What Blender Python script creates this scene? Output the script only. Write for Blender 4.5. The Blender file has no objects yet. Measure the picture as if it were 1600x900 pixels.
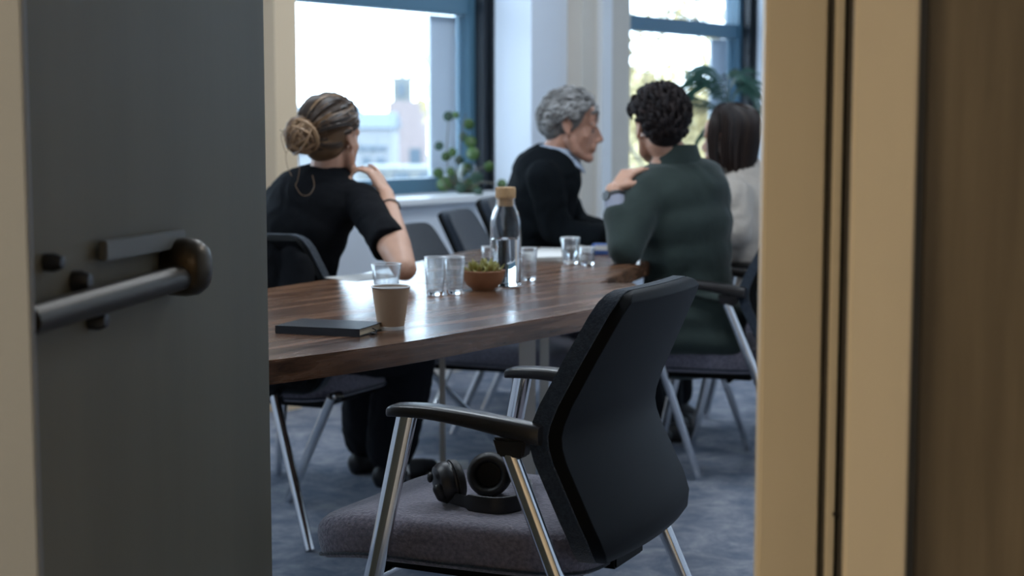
import bpy, bmesh, math, random
import numpy as np
from mathutils import Vector, Matrix, noise, Quaternion
random.seed(7)
S = bpy.context.scene
COL = S.collection
V = Vector

# ------------------------------------------------------------------ camera
FPX, CAM_H = 2500.0, 1.2
TILT = math.atan(260 / FPX)
cd = bpy.data.cameras.new('camera')
cd.sensor_width = 36.0
cd.lens = FPX / 1600 * 36
cd.clip_start, cd.clip_end = 0.05, 2000
cd.dof.use_dof = True
cd.dof.focus_distance = 3.05
cd.dof.aperture_fstop = 3.8
cam = bpy.data.objects.new('camera', cd)
COL.objects.link(cam)
cam.location = (0, 0, CAM_H)
cam.rotation_euler = (math.pi / 2 - TILT, 0, 0)
S.camera = cam
# ------------------------------------------------------------------ sky, lights, exposure
W = bpy.data.worlds.new('overcast_sky')
S.world = W
W.use_nodes = True
bg = W.node_tree.nodes['Background']
bg.inputs[0].default_value = (0.66, 0.84, 1.0, 1)
bg.inputs[1].default_value = 8.2
S.view_settings.view_transform = 'Standard'
S.view_settings.look = 'None'
S.view_settings.gamma = 1
S.view_settings.exposure = 0.12
S.view_settings.use_curve_mapping = False


def area(name, loc, rot, sx, sy, power, color, portal=False):
    l = bpy.data.lights.new(name, 'AREA')
    l.shape = 'RECTANGLE'
    l.size, l.size_y = sx, sy
    l.energy, l.color = power, color
    if portal:
        l.cycles.is_portal = True
    o = bpy.data.objects.new(name, l)
    COL.objects.link(o)
    o.location, o.rotation_euler = loc, rot
    return o


# ceiling lamp of the corridor the camera stands in, and a weak added light
area('corridor_light', (-1.9, 0.5, 2.52), (0, 0, 0), 0.6, 0.6, 92, (1.0, 0.80, 0.52))
area('corridor_light', (1.5, -0.2, 2.52), (0, 0, 0), 0.5, 0.5, 9, (1.0, 0.93, 0.82))  # added to light the door, like bounce off the right wall

# unseen fill lights under the meeting room ceiling, added to brighten the room
for lx, ly in ((-1.3, 3.4), (-.2, 5.0), (.6, 7.0), (1.2, 4.2)):
    area('room_fill_light', (lx, ly, 2.60), (0, 0, 0), 0.6, 0.6, 18, (0.82, 0.91, 1.0))

# room frame: the window wall runs along WD, WN points into the room
WO, WD, WN = V((-.623, 7.79, 0)), V((.588, .809, 0)).normalized(), V((.809, -.588, 0)).normalized()
RECESS, SILL, HEAD, CEIL, TRANSOM = .36, .845, 2.52, 2.65, 1.785


def wp(t, inward, z):
    return WO + WD * t + WN * inward + V((0, 0, z))


WINDOWS = [(-4.3, -3.1), (-2.8, -1.6), (-1.0, .73), (1.56, 3.63), (4.0, 5.1)]  # the outermost windows are unseen, added to brighten the room
for a, b in WINDOWS:
    c = wp((a + b) / 2, -.06, (SILL + HEAD) / 2)
    rot = V((-WN.x, -WN.y, 0)).to_track_quat('Z', 'Y').to_euler()
    area('window_portal', c, rot, b - a, HEAD - SILL, 1, (1, 1, 1), portal=True)


# ------------------------------------------------------------------ helpers
def U(px, py, z=None, y=None):
    """point of the place seen at a photo pixel, at height z or at distance y"""
    c, s = math.cos(TILT), math.sin(TILT)
    a, b = (px - 800) / FPX, (450 - py) / FPX
    d = V((a, c + b * s, -s + b * c))
    t = (z - CAM_H) / d.z if z is not None else y / d.y
    return V((0, 0, CAM_H)) + d * t


class MB:
    def __init__(self):
        self.v, self.f = [], []

    def add(self, vs, fs):
        n = len(self.v)
        self.v += [V(x) for x in vs]
        self.f += [tuple(i + n for i in q) for q in fs]
        return self

    def box(self, c, size, R=None, taper=1.0):
        c = V(c)
        hx, hy, hz = [s / 2 for s in size]
        vs = []
        for z in (-hz, hz):
            k = taper if z > 0 else 1
            for x, y in ((-hx, -hy), (hx, -hy), (hx, hy), (-hx, hy)):
                p = V((x * k, y * k, z))
                vs.append(c + (R @ p if R else p))
        return self.add(vs, [(3, 2, 1, 0), (4, 5, 6, 7), (0, 1, 5, 4), (1, 2, 6, 5), (2, 3, 7, 6), (3, 0, 4, 7)])

    def quadbox(self, a, b, w, h, up=V((0, 0, 1))):
        """bar from a to b with section w (sideways) x h (up)"""
        a, b = V(a), V(b)
        d = (b - a).normalized()
        s = d.cross(up).normalized()
        u = s.cross(d)
        vs = [p + s * x * w / 2 + u * y * h / 2 for p in (a, b) for x, y in ((-1, -1), (1, -1), (1, 1), (-1, 1))]
        return self.add(vs, [(0, 1, 2, 3), (7, 6, 5, 4), (0, 4, 5, 1), (1, 5, 6, 2), (2, 6, 7, 3), (3, 7, 4, 0)])

    def tube(self, pts, r, seg=10, flat=1.0, up=None, cap=True):
        pts = [V(p) for p in pts]
        n = len(pts)
        rs = r if isinstance(r, (list, tuple)) else [r] * n
        prev, vs, fs = None, [], []
        for i, p in enumerate(pts):
            d = (pts[min(i + 1, n - 1)] - pts[max(i - 1, 0)])
            d = d.normalized() if d.length > 1e-9 else V((0, 0, 1))
            ref = up if up is not None else (prev if prev is not None else (V((0, 0, 1)) if abs(d.z) < .9 else V((1, 0, 0))))
            s = ref - d * ref.dot(d)
            if s.length < 1e-6:
                s = d.orthogonal()
            s.normalize()
            prev = s
            u = d.cross(s)
            for k in range(seg):
                a = 2 * math.pi * k / seg
                vs.append(p + (s * math.cos(a) + u * math.sin(a) * flat) * rs[i])
        for i in range(n - 1):
            for k in range(seg):
                k2 = (k + 1) % seg
                fs.append((i * seg + k, i * seg + k2, (i + 1) * seg + k2, (i + 1) * seg + k))
        if cap:
            fs.append(tuple(range(seg - 1, -1, -1)))
            fs.append(tuple((n - 1) * seg + k for k in range(seg)))
        return self.add(vs, fs)

    def lathe(self, prof, seg=32, M=None, closed=False):
        vs, fs = [], []
        for r, z in prof:
            for k in range(seg):
                a = 2 * math.pi * k / seg
                p = V((r * math.cos(a), r * math.sin(a), z))
                vs.append(M @ p if M else p)
        n = len(prof)
        for i in range(n - 1 + (1 if closed else 0)):
            j = (i + 1) % n
            for k in range(seg):
                k2 = (k + 1) % seg
                fs.append((i * seg + k, i * seg + k2, j * seg + k2, j * seg + k))
        if not closed:
            if prof[0][0] > 1e-6:
                fs.append(tuple(range(seg - 1, -1, -1)))
            if prof[-1][0] > 1e-6:
                fs.append(tuple((n - 1) * seg + k for k in range(seg)))
        return self.add(vs, fs)

    def ell(self, c, rad, R=None, seg=14, rings=9):
        c = V(c)
        prof = [(math.sin(math.pi * i / rings), -math.cos(math.pi * i / rings)) for i in range(rings + 1)]
        M = Matrix.Translation(c) @ (R.to_4x4() if R else Matrix.Identity(4)) @ Matrix.Diagonal((rad[0], rad[1], rad[2], 1))
        prof[0] = (1e-4, -1)
        prof[-1] = (1e-4, 1)
        return self.lathe(prof, seg, M)

    def cap(self, a, b, ra, rb=None, seg=12, flat=1.0, up=None):
        rb = ra if rb is None else rb
        a, b = V(a), V(b)
        d = b - a
        L = d.length
        d = d / L if L > 1e-9 else V((0, 0, 1))
        pts, rs = [], []
        for i in range(5):
            q = math.pi / 2 * i / 4
            pts.append(a - d * ra * math.cos(q)); rs.append(max(ra * math.sin(q), 1e-4))
        for i in range(5):
            q = math.pi / 2 * i / 4
            pts.append(b + d * rb * math.sin(q)); rs.append(max(rb * math.cos(q), 1e-4))
        s = up if up is not None else d.orthogonal()
        s = (s - d * s.dot(d)).normalized()
        return self.tube(pts, rs, seg, flat, s)

    def prism(self, outline, z0, z1, bev=0.0):
        n = len(outline)
        vs = [V((x, y, z0)) for x, y in outline] + [V((x, y, z1)) for x, y in outline]
        fs = [tuple(range(n - 1, -1, -1)), tuple(range(n, 2 * n))]
        fs += [(i, (i + 1) % n, n + (i + 1) % n, n + i) for i in range(n)]
        return self.add(vs, fs)

    def mesh(self, name, bevel=0, smooth=True, angle=40):
        me = bpy.data.meshes.new(name)
        me.from_pydata([tuple(v) for v in self.v], [], self.f)
        bm = bmesh.new()
        bm.from_mesh(me)
        bmesh.ops.remove_doubles(bm, verts=bm.verts, dist=1e-6)
        bmesh.ops.recalc_face_normals(bm, faces=bm.faces)
        if bevel:
            es = [e for e in bm.edges if len(e.link_faces) == 2 and e.calc_face_angle(0) > math.radians(30)]
            bmesh.ops.bevel(bm, geom=es, offset=bevel, segments=2, affect='EDGES', clamp_overlap=True)
        bm.to_mesh(me)
        bm.free()
        if smooth:
            me.polygons.foreach_set('use_smooth', [True] * len(me.polygons))
            me.set_sharp_from_angle(angle=math.radians(angle))
        return me

    def build(self, name, mat, parent=None, bevel=0, smooth=True, angle=40, origin=None):
        """vertices are in the parent's local space unless origin is given (world offset to subtract)"""
        if origin is not None:
            o0 = V(origin)
            self.v = [v - o0 for v in self.v]
        return link(name, self.mesh(name, bevel, smooth, angle), mat, parent)


def link(name, me, mat, parent=None, loc=None):
    o = bpy.data.objects.new(name, me)
    COL.objects.link(o)
    if mat is not None:
        if len(me.materials) == 0:
            me.materials.append(mat)
    if parent is not None:
        o.parent = parent
    if loc is not None:
        o.location = loc
    return o


def tag(o, label=None, cat=None, group=None, kind=None):
    if label: o['label'] = label
    if cat: o['category'] = cat
    if group: o['group'] = group
    if kind: o['kind'] = kind
    return o


def empty(name, loc=(0, 0, 0), rz=0.0):
    o = bpy.data.objects.new(name, None)
    o.empty_display_size = .1
    COL.objects.link(o)
    o.location = loc
    o.rotation_euler = (0, 0, rz)
    return o


def struct(name, mb, mat, bevel=0, smooth=False):
    o = mb.build(name, mat, None, bevel, smooth)
    o['kind'] = 'structure'
    return o


def remesh(mb, voxel, smooth=4, disp=None):
    """fuse overlapping primitives into one continuous surface"""
    me = mb.mesh('tmp', smooth=False)
    o = bpy.data.objects.new('tmp', me)
    COL.objects.link(o)
    m = o.modifiers.new('r', 'REMESH')
    m.mode, m.voxel_size = 'VOXEL', voxel
    if smooth:
        m2 = o.modifiers.new('s', 'SMOOTH')
        m2.factor, m2.iterations = .5, smooth
    dg = bpy.context.evaluated_depsgraph_get()
    out = bpy.data.meshes.new_from_object(o.evaluated_get(dg))
    bpy.data.objects.remove(o)
    bpy.data.meshes.remove(me)
    out.materials.clear()
    if disp:
        n = len(out.vertices)
        co = np.empty(n * 3); out.vertices.foreach_get('co', co)
        no = np.empty(n * 3); out.vertices.foreach_get('normal', no)
        co, no = co.reshape(-1, 3), no.reshape(-1, 3)
        d = np.array([disp(V(c)) for c in co])
        out.vertices.foreach_set('co', (co + no * d[:, None]).ravel())
    out.polygons.foreach_set('use_smooth', [True] * len(out.polygons))
    out.update()
    return out


def place(name, me, mat, root):
    me.transform(Matrix.Translation(-V(root.location)))
    return link(name, me, mat, root)


# ------------------------------------------------------------------ materials
def srgb(r, g, b):
    f = lambda c: (c / 255 / 12.92) if c / 255 <= .04045 else ((c / 255 + .055) / 1.055) ** 2.4
    return (f(r), f(g), f(b), 1)


def mat(name, col, rough=.5, metal=0., bump=0., bscale=80., var=0., vscale=5., spec=.5, stretch=None, col2=None, sub=0., sheen=0., coat=0.):
    m = bpy.data.materials.new(name)
    m.use_nodes = True
    nt = m.node_tree
    b = nt.nodes['Principled BSDF']
    b.inputs['Base Color'].default_value = col
    b.inputs['Roughness'].default_value = rough
    b.inputs['Metallic'].default_value = metal
    b.inputs['Specular IOR Level'].default_value = spec
    if coat: b.inputs['Coat Weight'].default_value = coat; b.inputs['Coat Roughness'].default_value = .12
    if sheen: b.inputs['Sheen Weight'].default_value = sheen
    if sub:
        b.inputs['Subsurface Weight'].default_value = sub
        b.inputs['Subsurface Radius'].default_value = (.012, .005, .003)
        b.inputs['Subsurface Scale'].default_value = 1.0
    tc = nt.nodes.new('ShaderNodeTexCoord')
    src = tc.outputs['Object']
    if stretch:
        mp = nt.nodes.new('ShaderNodeMapping')
        mp.inputs['Scale'].default_value = stretch[:3]
        if len(stretch) > 3: mp.inputs['Rotation'].default_value = (0, 0, stretch[3])
        nt.links.new(src, mp.inputs[0]); src = mp.outputs[0]
    if var or col2:
        n = nt.nodes.new('ShaderNodeTexNoise')
        n.inputs['Scale'].default_value = vscale; n.inputs['Detail'].default_value = 6
        nt.links.new(src, n.inputs['Vector'])
        r = nt.nodes.new('ShaderNodeValToRGB')
        r.color_ramp.elements[0].position, r.color_ramp.elements[1].position = .3, .7
        c2 = col2 or tuple(min(1, c * (1 + var)) for c in col[:3]) + (1,)
        c1 = col if col2 else tuple(c * (1 - var) for c in col[:3]) + (1,)
        r.color_ramp.elements[0].color, r.color_ramp.elements[1].color = c1, c2
        nt.links.new(n.outputs['Fac'], r.inputs[0]); nt.links.new(r.outputs[0], b.inputs['Base Color'])
    if bump:
        n = nt.nodes.new('ShaderNodeTexNoise')
        n.inputs['Scale'].default_value = bscale; n.inputs['Detail'].default_value = 3
        nt.links.new(src, n.inputs['Vector'])
        bp = nt.nodes.new('ShaderNodeBump')
        bp.inputs['Strength'].default_value = bump; bp.inputs['Distance'].default_value = .004
        nt.links.new(n.outputs['Fac'], bp.inputs['Height']); nt.links.new(bp.outputs[0], b.inputs['Normal'])
    return m


def island_mat(name, cols, rough=.45, spec=.4):
    """hair: each lock takes its own tone"""
    m = bpy.data.materials.new(name)
    m.use_nodes = True
    nt = m.node_tree
    b = nt.nodes['Principled BSDF']
    b.inputs['Roughness'].default_value = rough
    b.inputs['Specular IOR Level'].default_value = spec
    g = nt.nodes.new('ShaderNodeNewGeometry')
    r = nt.nodes.new('ShaderNodeValToRGB')
    while len(r.color_ramp.elements) < len(cols): r.color_ramp.elements.new(.5)
    for i, c in enumerate(cols):
        r.color_ramp.elements[i].position = i / (len(cols) - 1)
        r.color_ramp.elements[i].color = c
    nt.links.new(g.outputs['Random Per Island'], r.inputs[0])
    nt.links.new(r.outputs[0], b.inputs['Base Color'])
    return m


def glass_mat(name, col=(1, 1, 1, 1), ior=1.45, rough=0.0):
    m = bpy.data.materials.new(name)
    m.use_nodes = True
    b = m.node_tree.nodes['Principled BSDF']
    b.inputs['Base Color'].default_value = col
    b.inputs['Transmission Weight'].default_value = 1
    b.inputs['Roughness'].default_value = rough
    b.inputs['IOR'].default_value = ior
    return m


def pane_mat(name, tint=(1, 1, 1, 1)):
    m = bpy.data.materials.new(name)
    m.use_nodes = True
    nt = m.node_tree
    nt.nodes.remove(nt.nodes['Principled BSDF'])
    t = nt.nodes.new('ShaderNodeBsdfTransparent'); t.inputs[0].default_value = tint
    g = nt.nodes.new('ShaderNodeBsdfGlossy'); g.inputs['Roughness'].default_value = .01
    x = nt.nodes.new('ShaderNodeMixShader')
    x.inputs[0].default_value = .05
    nt.links.new(t.outputs[0], x.inputs[1]); nt.links.new(g.outputs[0], x.inputs[2])
    nt.links.new(x.outputs[0], nt.nodes['Material Output'].inputs[0])
    return m


def thin_glass(name):
    m = pane_mat(name, (.97, .98, .985, 1))
    nt = m.node_tree
    x = [n for n in nt.nodes if n.type == 'MIX_SHADER'][0]
    lw = nt.nodes.new('ShaderNodeLayerWeight'); lw.inputs[0].default_value = .5
    p = nt.nodes.new('ShaderNodeMath'); p.operation = 'POWER'; p.inputs[1].default_value = 1.6
    q = nt.nodes.new('ShaderNodeMath'); q.operation = 'MULTIPLY_ADD'; q.inputs[1].default_value = .75; q.inputs[2].default_value = .17
    [n for n in nt.nodes if n.type == 'BSDF_GLOSSY'][0].inputs['Roughness'].default_value = .16
    nt.links.new(lw.outputs['Facing'], p.inputs[0]); nt.links.new(p.outputs[0], q.inputs[0]); nt.links.new(q.outputs[0], x.inputs[0])
    return m


def walnut():
    m = bpy.data.materials.new('walnut_veneer')
    m.use_nodes = True
    nt = m.node_tree
    b = nt.nodes['Principled BSDF']
    b.inputs['Roughness'].default_value = .3
    b.inputs['Specular IOR Level'].default_value = .5
    tc = nt.nodes.new('ShaderNodeTexCoord')
    mp = nt.nodes.new('ShaderNodeMapping')
    m0 = nt.nodes.new('ShaderNodeMapping')
    m0.inputs['Rotation'].default_value = (0, 0, math.radians(-52))
    mp.inputs['Scale'].default_value = (.8, 10, 16)
    nt.links.new(tc.outputs['Object'], m0.inputs[0]); nt.links.new(m0.outputs[0], mp.inputs[0])
    n = nt.nodes.new('ShaderNodeTexNoise'); n.inputs['Scale'].default_value = 1.6; n.inputs['Detail'].default_value = 9; n.inputs['Roughness'].default_value = .65
    n.inputs['Distortion'].default_value = .7
    nt.links.new(mp.outputs[0], n.inputs['Vector'])
    n2 = nt.nodes.new('ShaderNodeTexNoise'); n2.inputs['Scale'].default_value = 9; n2.inputs['Detail'].default_value = 6
    nt.links.new(mp.outputs[0], n2.inputs['Vector'])
    mx = nt.nodes.new('ShaderNodeMath'); mx.operation = 'MULTIPLY_ADD'; mx.inputs[1].default_value = .35
    nt.links.new(n2.outputs['Fac'], mx.inputs[0]); nt.links.new(n.outputs['Fac'], mx.inputs[2])
    r = nt.nodes.new('ShaderNodeValToRGB')
    e = r.color_ramp.elements
    e[0].position, e[0].color = .50, (.024, .011, .006, 1)
    e[1].position, e[1].color = .86, (.20, .10, .052, 1)
    x = e.new(.66); x.color = (.10, .047, .024, 1)
    nt.links.new(mx.outputs[0], r.inputs[0]); nt.links.new(r.outputs[0], b.inputs['Base Color'])
    rr = nt.nodes.new('ShaderNodeMapRange'); rr.inputs[3].default_value = .17; rr.inputs[4].default_value = .36
    nt.links.new(n.outputs['Fac'], rr.inputs[0]); nt.links.new(rr.outputs[0], b.inputs['Roughness'])
    bp = nt.nodes.new('ShaderNodeBump'); bp.inputs['Strength'].default_value = .06; bp.inputs['Distance'].default_value = .002
    nt.links.new(n2.outputs['Fac'], bp.inputs['Height']); nt.links.new(bp.outputs[0], b.inputs['Normal'])
    return m


def carpet_mat():
    m = mat('carpet', (.10, .125, .18, 1), .9, bump=.6, bscale=350, spec=.15)
    nt = m.node_tree
    b = nt.nodes['Principled BSDF']
    tc = nt.nodes.new('ShaderNodeTexCoord')
    n = nt.nodes.new('ShaderNodeTexNoise'); n.inputs['Scale'].default_value = 7.0; n.inputs['Detail'].default_value = 9; n.inputs['Roughness'].default_value = .75
    n.inputs['Distortion'].default_value = .4
    nt.links.new(tc.outputs['Object'], n.inputs['Vector'])
    r = nt.nodes.new('ShaderNodeValToRGB')
    e = r.color_ramp.elements
    e[0].position, e[0].color = .36, (.14, .17, .225, 1)
    e[1].position, e[1].color = .64, (.38, .39, .42, 1)
    x = e.new(.5); x.color = (.235, .255, .305, 1)
    nt.links.new(n.outputs['Fac'], r.inputs[0]); nt.links.new(r.outputs[0], b.inputs['Base Color'])
    return m


M = dict(
    wall=mat('wall_paint', (.68, .72, .78, 1), .8, bump=.05, bscale=200),
    cream=mat('cream_paint', (.64, .58, .50, 1), .7, var=.05, vscale=3),
    tan=mat('tan_paint', (.78, .60, .40, 1), .7),
    ceil=mat('ceiling_paint', (.75, .75, .75, 1), .9),
    frame_paint=mat('door_frame_paint', (.49, .435, .345, 1), .5, var=.03, vscale=2.5, stretch=(6, 6, .6)),
    jamb_paint=mat('jamb_paint', (.19, .205, .23, 1), .5, var=.02, vscale=2),
    door=mat('door_laminate', (.125, .116, .086, 1), .55, spec=.2, var=.08, vscale=2.2, stretch=(3, 3, .35), bump=.05, bscale=60),
    oak=mat('dark_oak_panel', (.085, .067, .045, 1), .6, col2=(.135, .108, .074, 1), vscale=2.0, stretch=(16, 16, 1.1), bump=.25, bscale=6),
    rubber=mat('rubber_seal', (.018, .015, .012, 1), .7),
    edge_trim=mat('dark_edge_trim', (.03, .032, .034, 1), .5),
    carpet=carpet_mat(),
    walnut=walnut(),
    blue_frame=mat('blue_grey_window_frame', (.075, .165, .235, 1), .4),
    dark_frame=mat('dark_window_frame', (.010, .014, .020, 1), .4),
    white=mat('white_gloss', (.78, .79, .80, 1), .35),
    pale_blind=mat('pale_blind', (.62, .68, .74, 1), .7),
    pane=pane_mat('window_glass', (.97, .985, 1, 1)),
    fabric=mat('charcoal_fabric', (.115, .110, .142, 1), .95, bump=.9, bscale=170, col2=(.23, .21, .25, 1), vscale=130, spec=.2, sheen=.35),
    edge_fabric=mat('blue_black_fabric', (.018, .025, .036, 1), .95, bump=.7, bscale=260, col2=(.035, .046, .062, 1), vscale=140, spec=.2, sheen=.25),
    plastic=mat('black_plastic', (.0022, .0026, .0028, 1), .5, bump=.12, bscale=700, spec=.12),
    arm_plastic=mat('dark_arm_plastic', (.020, .017, .016, 1), .30, bump=.08, bscale=500, spec=.5),
    chrome=mat('chrome', (.82, .83, .85, 1), .10, 1.0),
    steel=mat('brushed_steel', (.50, .47, .42, 1), .38, 1.0),
    bronze=mat('bronze_metal', (.06, .044, .028, 1), .36, 1.0),
    silver=mat('satin_plate', (.13, .125, .11, 1), .5, .3),
    black_metal=mat('black_metal', (.015, .015, .016, 1), .35),
    matte_black=mat('matte_black_plastic', (.010, .010, .011, 1), .42, spec=.5),
    ear_pad=mat('leatherette', (.012, .011, .010, 1), .48, bump=.2, bscale=300),
    kraft=mat('kraft_paper', (.42, .27, .165, 1), .65, bump=.1, bscale=90),
    paper=mat('white_paper', (.74, .73, .70, 1), .7),
    coffee=mat('coffee', (.03, .012, .005, 1), .15),
    pages=mat('book_pages', (.62, .50, .34, 1), .8, stretch=(1, 1, 300), var=.15, vscale=2),
    book=mat('black_leatherette', (.010, .012, .016, 1), .33, bump=.15, bscale=400, spec=.5),
    cork=mat('cork', (.50, .30, .14, 1), .7, var=.2, vscale=60, bump=.3, bscale=120),
    terracotta=mat('terracotta', (.30, .125, .055, 1), .55, var=.12, vscale=14, bump=.1, bscale=60),
    soil=mat('soil', (.03, .02, .012, 1), .95, bump=1, bscale=120),
    glass=glass_mat('clear_glass', (1, 1, 1, 1), 1.28),
    rim=mat('glint_rim', (.75, .78, .80, 1), .12, spec=.8),
    thin_glass=thin_glass('thin_glass'),
    water=glass_mat('water', (.97, .99, 1, 1), 1.33),
    leaf=mat('leaf_green', (.03, .075, .022, 1), .45, col2=(.07, .13, .025, 1), vscale=14),
    leaf_blue=mat('leaf_blue_green', (.02, .055, .035, 1), .45, col2=(.035, .08, .05, 1), vscale=12),
    palm=mat('palm_green', (.020, .065, .055, 1), .45, col2=(.035, .10, .07, 1), vscale=6),
    succ=mat('succulent_green', (.06, .10, .035, 1), .5, col2=(.30, .26, .06, 1), vscale=38),
    stem=mat('stem_brown', (.09, .07, .045, 1), .7),
    skin=mat('skin', (.50, .275, .185, 1), .5, var=.06, vscale=25, sub=.10),
    skin_old=mat('skin_ruddy', (.43, .225, .155, 1), .5, var=.10, vscale=35, sub=.10, bump=.15, bscale=120),
    skin_pale=mat('skin_pale', (.52, .295, .20, 1), .5, var=.05, vscale=25, sub=.10),
    tee=mat('black_cotton', (.0045, .005, .0065, 1), .9, bump=.35, bscale=45, spec=.12),
    trousers=mat('black_trousers', (.007, .008, .011, 1), .9, bump=.4, bscale=30, spec=.2),
    jeans=mat('dark_teal_denim', (.018, .03, .04, 1), .9, bump=.4, bscale=60, spec=.2),
    sweater=mat('black_wool', (.005, .007, .009, 1), .95, bump=.7, bscale=160, spec=.1),
    jacket=mat('dark_green_cotton', (.016, .026, .023, 1), .85, col2=(.026, .040, .035, 1), vscale=7, bump=.5, bscale=40, spec=.25, sheen=.15),
    cream_knit=mat('cream_knit', (.52, .46, .40, 1), .95, bump=.8, bscale=110, spec=.15),
    shirt_blue=mat('pale_blue_shirt', (.42, .50, .62, 1), .8, bump=.2, bscale=80),
    shirt_white=mat('white_shirt', (.72, .72, .73, 1), .8),
    grey_shirt=mat('lilac_grey_shirt', (.26, .27, .33, 1), .8, bump=.3, bscale=80),
    shoe=mat('dark_shoe', (.012, .012, .013, 1), .5),
    eye=mat('eye', (.12, .09, .08, 1), .3),
    hair_brown=island_mat('brown_hair', [(.014, .009, .006, 1), (.035, .019, .010, 1), (.075, .040, .020, 1), (.26, .15, .072, 1)]),
    hair_bun=island_mat('light_brown_hair', [(.06, .033, .017, 1), (.20, .11, .052, 1), (.36, .22, .115, 1)]),
    hair_grey=island_mat('grey_hair', [(.13, .125, .12, 1), (.22, .215, .21, 1), (.40, .395, .39, 1)], .6, .25),
    hair_dark=island_mat('dark_hair', [(.007, .005, .006, 1), (.013, .0095, .0095, 1), (.024, .016, .015, 1)], .65, .15),
    hair_long=island_mat('dark_brown_hair', [(.009, .006, .006, 1), (.02, .012, .010, 1), (.045, .026, .018, 1)]),
    strap=mat('watch_strap', (.02, .02, .022, 1), .4),
    packblue=mat('blue_packet', (.06, .14, .42, 1), .5),
    brick=mat('pink_brick', (.22, .175, .168, 1), .9, var=.15, vscale=2),
    stone=mat('pale_stone', (.145, .15, .145, 1), .9),
    render_white=mat('white_render', (.20, .205, .215, 1), .9),
    slate=mat('slate_roof', (.08, .10, .125, 1), .8),
    far_glass=mat('dark_window', (.05, .075, .10, 1), .2),
    asphalt=mat('asphalt', (.08, .085, .09, 1), .9),
    bark=mat('bark', (.05, .045, .04, 1), .9),
    autumn=mat('autumn_leaf', (.30, .235, .10, 1), .9, col2=(.36, .30, .16, 1), vscale=.8),
)

# ------------------------------------------------------------------ structure
fl = MB()
fl.add([(-3.2, -2.6, 0), (2.6, -2.6, 0), (2.6, 13.2, 0), (-3.2, 13.2, 0)], [(0, 1, 2, 3)])
fl.add([(-3.2, -2.6, -.1), (2.6, -2.6, -.1), (2.6, 13.2, -.1), (-3.2, 13.2, -.1)], [(3, 2, 1, 0)])
struct('floor', fl, M['carpet'])
struct('ceiling', MB().box((-.3, 5.3, CEIL + .05), (5.8, 15.8, .1)), M['ceil'])
# corridor and side walls
struct('wall_corridor_left', MB().box((-3.05, -.3, CEIL / 2), (.1, 4.5, CEIL)), M['cream'])
struct('wall_corridor_right', MB().box((2.45, -.3, CEIL / 2), (.1, 4.5, CEIL)), M['cream'])
struct('wall_corridor_back', MB().box((-.3, -2.55, CEIL / 2), (5.6, .1, CEIL)), M['cream'])
struct('wall_left', MB().box((-3.05, 3.3, CEIL / 2), (.1, 2.8, CEIL)), M['wall'])
struct('wall_right', MB().box((2.45, 7.5, CEIL / 2), (.1, 11.2, CEIL)), M['wall'])
# wall that holds the door
struct('wall_door_left', MB().box((-1.875, 1.95, CEIL / 2), (2.25, .20, CEIL)), M['wall'])
struct('wall_door_right', MB().box((1.43, 1.93, CEIL / 2), (1.94, .24, CEIL)), M['wall'])
struct('wall_door_head', MB().box((-.12, 1.93, 2.40), (1.50, .20, .5)), M['wall'])

# window wall, pierced by three windows, plus unseen ones added for more daylight
T0, T1 = -4.6, 5.4
ts = [T0] + [x for w in WINDOWS for x in w] + [T1]


def wall_seg(t0, t1, z0, z1, mb, i0=-.12, i1=RECESS):
    vs = [wp(t, i, z) for z in (z0, z1) for t, i in ((t0, i0), (t1, i0), (t1, i1), (t0, i1))]
    mb.add(vs, [(3, 2, 1, 0), (4, 5, 6, 7), (0, 1, 5, 4), (1, 2, 6, 5), (2, 3, 7, 6), (3, 0, 4, 7)])
    return mb


ww = MB()
for k in range(0, len(ts), 2):
    wall_seg(ts[k], ts[k + 1], 0, CEIL, ww)
for a, b in WINDOWS:
    wall_seg(a, b, 0, SILL - .03, ww)
    wall_seg(a, b, HEAD, CEIL, ww)
struct('wall_window', ww, M['wall'])
bb = wall_seg(T0 + .2, T1 - .2, 0, .11, MB(), RECESS, RECESS + .018)
struct('baseboard_window', bb, M['cream'])
# pilasters beside the windows
p1 = wall_seg(-1.207, -1.079, 0, CEIL, MB(), RECESS, RECESS + .10)
struct('trim_1', p1, M['tan'])
p2 = wall_seg(1.056, 1.532, 0, CEIL, MB(), RECESS, RECESS + .09)
pil = struct('trim_2', p2, M['cream'])
struct('trim_3', wall_seg(1.20, 1.295, 0, CEIL, MB(), RECESS + .09, RECESS + .125), M['white'])

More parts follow.
